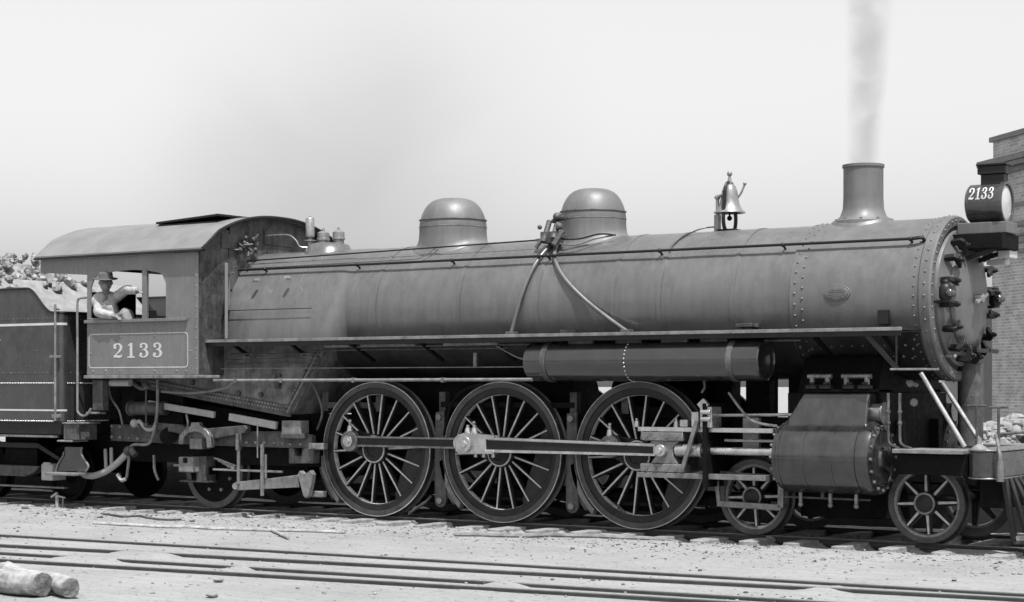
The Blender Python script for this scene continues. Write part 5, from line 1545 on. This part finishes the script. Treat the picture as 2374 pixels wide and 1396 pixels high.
T(MB().box(-14.4, -7.2, -1.49, -1.44, 0.955, 0.985)).build('sill_flange', OILY, ten, 0.004, 0)
T(MB().box(-14.4, -7.16, -1.40, 1.40, 2.55, 2.60)).build('water_deck', SOOT, ten, 0, 0)
m = MB().xz([(-9.9, 3.30), (-8.75, 3.30), (-7.98, 2.61), (-8.0, 2.60), (-9.9, 2.60)], -1.42, 1.42)
T(m).build('coal_slope', STONE, ten, 0.01, 0)
T(MB().cyl((-7.145, -1.565, 1.20), (-7.145, -1.565, 2.86), 0.017, n=10).cyl((-7.145, -1.565, 2.79), (-7.145, -1.49, 2.79), 0.014, n=8).cyl((-7.145, -1.565, 1.24), (-7.145, -1.49, 1.24), 0.014, n=8)).build('tender_handrail', DUSTY, ten)
T(MB().box(-7.26, -7.10, -1.57, -1.49, 2.09, 2.13)).build('rail_bracket', DUSTY, ten, 0.006, 0)
T(MB().box(-7.22, -7.10, -1.56, -1.49, 1.24, 1.29)).build('rail_bracket', DUSTY, ten, 0.006, 0)
# step assembly at the front corner
T(MB().box(-7.045, -6.74, -1.50, -1.15, 0.93, 1.155)).build('step_box', GRIME, ten, 0.006, 0)
T(MB().box(-7.06, -6.70, -1.52, -1.12, 1.156, 1.18)).build('upper_step', DUSTY, ten, 0.005, 0)
T(MB().box(-7.16, -6.86, -1.52, -1.2, 0.90, 0.925)).build('middle_step', DUSTY, ten, 0.006, 0)
hp = pxz([(-7.172, -1.500, 0.821), (-6.812, -1.500, 0.828), (-6.830, -1.500, 0.748), (-6.795, -1.500, 0.676), (-6.708, -1.500, 0.599), (-6.682, -1.500, 0.544), (-6.734, -1.500, 0.482), (-7.349, -1.500, 0.466), (-7.296, -1.500, 0.579), (-7.198, -1.500, 0.692), (-7.181, -1.500, 0.754)])
T(MB().xz(hp[::-1], -1.36, -1.34)).build('step_apron', TENP, ten, 0.004, 0)
edge = [(x, -1.37, z) for x, z in hp[1:7]]
T(MB().tube(smooth_path(edge, 4), 0.014, 6)).build('apron_edge', DUSTY, ten)
T(MB().tube([(x, -1.37, z) for x, z in hp[7:11]], 0.012, 6)).build('apron_edge', DUSTY, ten)
a, b_ = hp[7], hp[6]
T(MB().box(a[0], b_[0], -1.58, -1.33, a[1] - .04, a[1] - 0.005)).build('lower_step', DUSTY, ten, 0.006, 0)
# truck
def ttruck(x):
    t = empty('tender_truck', (0, 0, 0), parent=ten)
    for xo in (-0.85, 0.85):
        for s in (-1, 1):
            o = MB().lathe([(0, -0.05), (0.12, -0.05), (0.16, -0.01), (0.33, -0.01), (0.37, -0.06), (0.42, -0.06), (0.423, 0.03), (0.447, 0.05), (0.447, 0.065), (0, 0.065)], (0, 0, 0), 'Y', 48).build('wheel', SOOT, t, 0, 35, (x + xo + 7.11, s * 0.762, 0.42))
            if s > 0: o.rotation_euler = (0, 0, math.pi)
        bx_ = MB().box(x + xo - 0.12, x + xo + 0.12, -1.22, -0.95, 0.32, 0.56).box(x + xo - 0.08, x + xo + 0.08, -1.23, -1.2, 0.54, 0.585)
        T(bx_).build('journal_box', CREAM if xo > 0 else DUSTY, t, 0.015, 0)
    T(MB().xz([(x - 1.1, 0.62), (x - 0.5, 0.86), (x + 0.5, 0.86), (x + 1.05, 0.62), (x + 1.05, 0.56), (x + 0.5, 0.78), (x - 0.5, 0.78), (x - 1.1, 0.56)][::-1], -1.08, -0.98)).build('arch_bar', BLACK, t, 0.008, 0)
    T(MB().xz([(x - 0.62, 0.52), (x + 0.62, 0.52), (x + 0.5, 0.42), (x + 0.30, 0.36), (x - 0.30, 0.36), (x - 0.5, 0.42)][::-1], -1.15, -1.0)).build('equalizer_bar', GRIME, t, 0.01, 0)
    T(MB().box(x - 1.1, x + 1.1, -1.12, -1.03, 0.20, 0.225)).build('bottom_bar', DUSTY, t, 0.006, 0)
    T(MB().box(x - 0.35, x + 0.35, -0.95, 0.95, 0.35, 0.95)).build('bolster', SOOT, t, 0.01, 0)
ttruck(-8.55)
ttruck(-12.6)
T(MB().box(-7.9, -6.7, -0.5, 0.5, 0.6, 1.0)).build('drawbar_box', SOOT, ten, 0.01, 0)

# ---- coal
hb = MB()
rows = []
for i in range(31):
    x = -13.5 + 4.85 * i / 30
    rows.append([(x, -1.42 + 2.84 * j / 20, 3.0 + 0.62 * (1 - abs(-1.42 + 2.84 * j / 20) / 1.5) ** 0.8 * min(1, (x + 13.7) / 1.0, (-8.6 - x) / 0.9 + .05) + 0.06 * noise.noise(Vector((x * 3, j * .7, 0)))) for j in range(21)])
stuff(tag(hb.sheet(rows).build('coal_load', COALM, smooth=0), 'bed of small coal filling the tender bunker', 'coal'))
cms = []
for i in range(6):
    me = lump(MB(), (0, 0, 0), 0.085, 0.8, i * 5 + 2, 7, 5).mesh('coal_lump', 0)
    me.materials.append(COALM)
    cms.append(me)
random.seed(12)
for i in range(240):
    x = random.uniform(-11.2, -8.5)
    y = random.uniform(-1.36, 0.7)
    z = 3.09 + 0.62 * max(0, (1 - abs(y) / 1.5)) ** 0.8 * min(1, (-8.55 - x) / 0.9 + .05) + random.uniform(-.02, .06)
    if x > -8.72: z = 2.66 + (-7.98 - x) / 0.74 * 0.64 + 0.02
    o = put('coal_lump', cms[i % 6], None, 0, (x, y, z), (random.uniform(0, 6), random.uniform(0, 6), random.uniform(0, 6)))
    k = random.choice((0.4, 0.55, 0.75, 1.0)) * random.uniform(.85, 1.15)
    o.scale = (k, k, k)
    tag(o, 'sunlit lump of coal heaped on the tender behind the cab', 'coal lump', 'coal lumps heaped on the tender')

# ================================================================== THE ENGINEER
def remesh(o, v=0.012, sm=4):
    r = o.modifiers.new('remesh', 'REMESH')
    r.mode = 'VOXEL'
    r.voxel_size = v
    r.use_smooth_shade = True
    s_ = o.modifiers.new('smooth', 'SMOOTH')
    s_.iterations = sm
    s_.factor = 0.5
    return o
HD = Vector((-6.234, -1.470, 3.137)); NK = Vector((-6.298, -1.400, 2.991)); CHT = Vector((-6.339, -1.360, 2.854)); PEL = Vector((-6.285, -1.280, 2.564))
RS = Vector((-6.396, -1.470, 2.918)); RE = Vector((-6.297, -1.540, 2.726)); RH = Vector((-5.980, -1.560, 2.664))
LS = Vector((-6.214, -1.300, 2.939)); LE = Vector((-5.901, -1.400, 3.034)); LH = Vector((-5.602, -1.490, 3.010))
HIP = Vector((-6.296, -1.220, 2.566)); KN = Vector((-5.866, -1.410, 2.679)); FT = Vector((-5.883, -1.360, 2.266))
root = bpy.data.objects.new('person', None)
O = Vector((PEL.x, PEL.y, 2.36))
def Lc(v): return Vector(v) - O
b = MB()
b.ball(Lc(HD), 0.098, 16, 12, (0.86, 0.92, 1.18))
b.ball(Lc(HD + Vector((0.035, -0.05, -0.055))), 0.062, 12, 8, (1, 1, 1))
fd_ = Vector((0.62, -0.72, -0.05)).normalized()            # where the face points
sd_ = fd_.cross(Vector((0, 0, 1))).normalized()
b.tube([Lc(HD + fd_ * 0.085 + Vector((0, 0, 0.02))), Lc(HD + fd_ * 0.108 - Vector((0, 0, 0.025)))], [0.010, 0.018], 8)
for s in (-1, 1):
    b.ball(Lc(HD + sd_ * s * 0.088 - fd_ * .005), 0.022, 8, 6, (0.6, 0.8, 1.3))
    b.ball(Lc(HD + fd_ * 0.082 + sd_ * s * 0.034 + Vector((0, 0, .022))), 0.014, 8, 6, (1, 1, .7))
b.tube([Lc(HD - Vector((0, 0, 0.06))), Lc(NK), Lc(NK - Vector((0, 0, .06)))], [0.052, 0.055, 0.07], 12)
b.tube([Lc(NK - Vector((0, 0, .03))), Lc(CHT), Lc(PEL)], [0.08, 0.135, 0.12], 14)
for S_, E_, H_ in ((RS, RE, RH), (LS, LE, LH)):
    b.tube([Lc(CHT + Vector((0, 0, .05))), Lc(S_), Lc(E_), Lc(H_)], [0.08, 0.058, 0.046, 0.032], 12)
    d_ = (H_ - E_).normalized()
    n_ = Vector((0, 0, 1)).cross(d_).normalized()
    pc = H_ + d_ * 0.045
    b.ball(Lc(pc), 0.042, 10, 8, (1.1, 0.9, 0.62))
    for k in range(4):
        st0 = pc + d_ * 0.03 + n_ * (0.024 - 0.016 * k)
        ln = (0.07, 0.08, 0.076, 0.06)[k]
        b.tube([Lc(st0), Lc(st0 + d_ * ln * .55 - Vector((0, 0, .008))), Lc(st0 + d_ * ln * .85 - Vector((0, 0, .034)))], [0.0105, 0.010, 0.009], 8)
    b.tube([Lc(pc + n_ * 0.03), Lc(pc + n_ * 0.055 + d_ * 0.03 - Vector((0, 0, .01))), Lc(pc + n_ * 0.052 + d_ * 0.062 - Vector((0, 0, .02)))], [0.013, 0.012, 0.010], 8)
person = remesh(b.build('person', SKIN), 0.0085, 2)
person.location = O
tag(person, 'engineer in hat and pale shirt leaning out of the cab window, one arm raised', 'person')
c = MB()
c.tube([Lc(NK - Vector((0, 0, .015))), Lc(CHT + Vector((0, 0, .05))), Lc(CHT - Vector((0, 0, .05))), Lc(PEL)], [0.078, 0.150, 0.165, 0.15], 18)
for S_, E_, H_ in ((RS, RE, RH), (LS, LE, LH)):
    c.tube(smooth_path([Lc(CHT + Vector((0, 0, .05))), Lc(S_), Lc(S_.lerp(E_, .5)), Lc(E_), Lc(E_.lerp(H_, 0.5)), Lc(H_ - (H_ - E_) * .05)], 3), [0.11] * 3 + [0.078] * 3 + [0.072] * 3 + [0.068] * 3 + [0.056] * 3 + [0.044], 12)
for j, v_ in enumerate(c.v):
    k = noise.noise(Vector(v_) * 17) * 0.014
    c.v[j] = (v_[0] + k, v_[1] + k, v_[2] + k * .6)
remesh(c.build('shirt', SHIRT, person), 0.012, 2)
c = MB()
c.tube(smooth_path([Lc(PEL + Vector((0, 0, .06))), Lc(PEL - Vector((0, 0, .03))), Lc(HIP), Lc(HIP.lerp(KN, .55)), Lc(KN), Lc(KN.lerp(FT, .5)), Lc(FT)], 3), [0.15] * 6 + [0.12] * 3 + [0.105] * 3 + [0.09] * 3 + [0.075] * 4, 14)
c.tube([Lc(CHT + Vector((0.03, -0.10, -.02))), Lc(PEL + Vector((0.02, -0.07, 0.03)))], [0.09, 0.11], 12)
c.tube([Lc(NK + Vector((0.055, -0.05, -.04))), Lc(CHT + Vector((0.06, -0.13, 0.02)))], 0.02, 8)
for j, v_ in enumerate(c.v):
    k = noise.noise(Vector(v_) * 15 + Vector((3, 3, 3))) * 0.018
    c.v[j] = (v_[0] + k, v_[1] - k, v_[2] + k * .6)
remesh(c.build('overalls', OVERALL, person), 0.012, 2)
hc = HD + Vector((0.0, 0.0, 0.055))
h = MB().lathe([(0.165, 0.0), (0.168, 0.008), (0.11, 0.014), (0.102, 0.03), (0.098, 0.075), (0.085, 0.10), (0.05, 0.108), (0.0, 0.100)], (0, 0, 0), 'Z', 28)
h.lathe([(0.165, 0.0), (0.10, 0.004), (0, 0.004)], (0, 0, 0), 'Z', 28)
ht = h.build('hat', FELT, person, 0, 50, Lc(hc))
ht.rotation_euler = (R(8), R(7), 0)
MB().tube([Lc(HD + fd_ * 0.088 + sd_ * -0.05 + Vector((0, 0, -.055))), Lc(HD + fd_ * 0.104 + Vector((0, 0, -.042))), Lc(HD + fd_ * 0.088 + sd_ * 0.05 + Vector((0, 0, -.055)))], [0.009, 0.018, 0.009], 8).build('moustache', HAIR, person)
MB().ball(Lc(HD - fd_ * 0.02 + Vector((0, 0, .01))), 0.101, 14, 10, (0.88, 0.93, 1.0)).build('hair', HAIR, person)
for s in (-1, 1):
    MB().ball(Lc(HD + fd_ * 0.091 + sd_ * s * 0.034 + Vector((0, 0, .020))), 0.009, 8, 6, (1, 1, .7)).build('eye', HAIR, person)

# ================================================================== LOOSE THINGS ON THE GROUND
def bar_on_ground(name, a, b_, r, label, cat, mtl, lift=0.0):
    a, b_ = Vector(a), Vector(b_)
    pts = []
    for i in range(13):
        p = a.lerp(b_, i / 12)
        p.z = gh(p.x, p.y) + r * 0.7 + lift
        pts.append(p + Vector((0, 0.02 * noise.noise(Vector((i * .5, a.x, 0))), 0)))
    o = MB().tube([p - Vector((a.x, a.y, 0)) for p in pts], r, 8).build(name, mtl, None, 0, 40, (a.x, a.y, 0))
    return tag(o, label, cat)
bar_on_ground('iron_pipe', (0.20, -2.10, -0.08), (2.78, -1.31, -0.08), 0.028, 'long pale pipe lying on the ground below the second driving wheel', 'pipe', DUSTY)
bar_on_ground('pole', (-4.69, -3.18, -0.08), (-1.04, -2.62, -0.08), 0.022, 'long thin weathered pole lying along the tie ends behind the logs', 'pole', WOOD)
bar_on_ground('stick', (-2.38, -2.49, -0.08), (-1.01, -3.68, -0.08), 0.018, 'short crooked stick on bare ground below the trailing wheel', 'stick', WOOD, 0.01)
bar_on_ground('iron_rod', (-5.82, -1.95, -0.10), (-4.19, -2.10, -0.10), 0.014, 'short thin rod lying beside the tie ends under the cab', 'rod', GRIME, 0.01)
p = Vector((-7.23, -1.45, -0.10))
o = MB().cyl((0, 0, -0.1), (0, 0, 0.24), 0.030, 0.026, n=10).bar((-0.12, 0, 0.20), (0.0, 0, 0.265), 0.03, 0.03).bar((0.0, 0, 0.225), (0.16, 0, 0.20), 0.025, 0.02).cyl((0.05, 0.05, -.1), (0.065, 0.05, 0.2), 0.012, n=8).build('marker_stake', WOOD, None, 0.003, 40, (p.x, p.y, -0.1))
tag(o, 'pale wooden stake with crosspieces standing by the rail below the tender step', 'stake')
random.seed(9)
for (a, lab) in (((-7.61, -1.71, -0.10), 'grey block of stone by the rail below the tender'), ((-4.07, -2.02, -0.10), 'round pale stone just beyond the long pole'), ((-5.53, -2.25, -0.10), 'pale stone beside the end of the thin rod'), ((2.13, -8.33, -0.10), 'small dark lump at the bottom edge right of the logs'), ((1.33, -1.57, -0.10), 'pale stone beside the long pipe'), ((-0.27, -7.90, -0.10), 'small flat stone on the bare ground above the logs'), ((3.62, -0.76, -0.05), 'chunky pale stone near the rear pilot wheel'), ((1.41, -7.48, -0.10), 'long low stone right of the logs, below the near rail')):
    x, y = a[0], a[1]
    o = put('stone', lm[random.randrange(4)], None, 0, (x, y, gh(x, y) + 0.02), (0, 0, random.uniform(0, 6)))
    k = random.uniform(0.55, 0.95)
    o.scale = (k * 1.2, k, k)
    tag(o, lab, 'stone', 'loose stones')

# ================================================================== SMOKE
def smoke_mat(name, dens, colv, scale, shape):
    m = bpy.data.materials.new(name)
    m.use_nodes = True
    t = m.node_tree
    t.nodes.clear()
    N = t.nodes.new
    L = t.links.new
    out = N('ShaderNodeOutputMaterial')
    v = N('ShaderNodeVolumePrincipled')
    v.inputs['Color'].default_value = (colv, colv, colv, 1)
    v.inputs['Anisotropy'].default_value = 0.2
    tc = N('ShaderNodeTexCoord')
    def mth(op, a, b=None):
        n = N('ShaderNodeMath')
        n.operation = op
        for k, x in enumerate((a, b)):
            if x is None: continue
            if isinstance(x, (int, float)): n.inputs[k].default_value = x
            else: L(x, n.inputs[k])
        return n.outputs[0]
    n = N('ShaderNodeTexNoise')
    n.inputs['Scale'].default_value = scale
    n.inputs['Detail'].default_value = 3
    n.inputs['Distortion'].default_value = 0.6
    L(tc.outputs['Object'], n.inputs['Vector'])
    mr = N('ShaderNodeMapRange')
    for k, x in zip(('From Min', 'From Max', 'To Min', 'To Max'), (0.3, 0.7, dens * 0.25, dens * 1.7)): mr.inputs[k].default_value = x
    L(n.outputs['Fac'], mr.inputs['Value'])
    sp = N('ShaderNodeSeparateXYZ')
    L(tc.outputs['Object'], sp.inputs[0])
    if shape == 'ball':            # thinning evenly towards the rim of the cloud
        r2 = mth('ADD', mth('ADD', mth('MULTIPLY', sp.outputs[0], sp.outputs[0]), mth('MULTIPLY', sp.outputs[1], sp.outputs[1])), mth('MULTIPLY', sp.outputs[2], sp.outputs[2]))
        f = mth('MAXIMUM', mth('SUBTRACT', 1.0, r2), 0.0)
        f = mth('MULTIPLY', f, f)
    else:                          # column widening and leaning as it climbs
        dx = mth('SUBTRACT', sp.outputs[0], mth('MULTIPLY', sp.outputs[2], 0.045))
        r2 = mth('ADD', mth('MULTIPLY', dx, dx), mth('MULTIPLY', sp.outputs[1], sp.outputs[1]))
        rad = mth('ADD', 0.20, mth('MULTIPLY', sp.outputs[2], 0.055))
        f = mth('MAXIMUM', mth('SUBTRACT', 1.0, mth('DIVIDE', r2, mth('MULTIPLY', rad, rad))), 0.0)
        f = mth('DIVIDE', f, mth('ADD', 0.55, mth('MULTIPLY', sp.outputs[2], 0.20)))
    L(mth('MULTIPLY', mr.outputs[0], f), v.inputs['Density'])
    L(v.outputs[0], out.inputs['Volume'])
    return m
pm = MB()
rows = []
for i in range(15):
    t = i / 14
    z = 4.16 + 5.2 * t
    r = 0.21 + 0.30 * t
    cxx = 0.234 * t
    rows.append([(cxx + r * math.cos(2 * math.pi * k / 24), r * math.sin(2 * math.pi * k / 24), z - 4.16) for k in range(24)])
pm.sheet(rows, close=True)
pm.f.append(tuple(range(23, -1, -1)))
pm.f.append(tuple(range(14 * 24, 15 * 24)))
sm_ = pm.build('smoke_plume', smoke_mat('stack_smoke', 0.70, 0.03, 2.6, 'column'), None, 0, 60, (4.43, 0, 4.24))
stuff(tag(sm_, 'thin grey smoke rising straight up from the stack', 'smoke'))

bb = MB().ball((0, 0, 0), 1.0, 32, 20)
dr = bb.build('smoke_drift', smoke_mat('drifting_smoke', 0.075, 0.1, 1.1, 'ball'), None, 0, 60, (-10.3, 9.0, 6.3))
dr.scale = (7.0, 3.0, 4.2)
stuff(tag(dr, 'faint grey veil of smoke drifting in the sky above the boiler', 'smoke'))
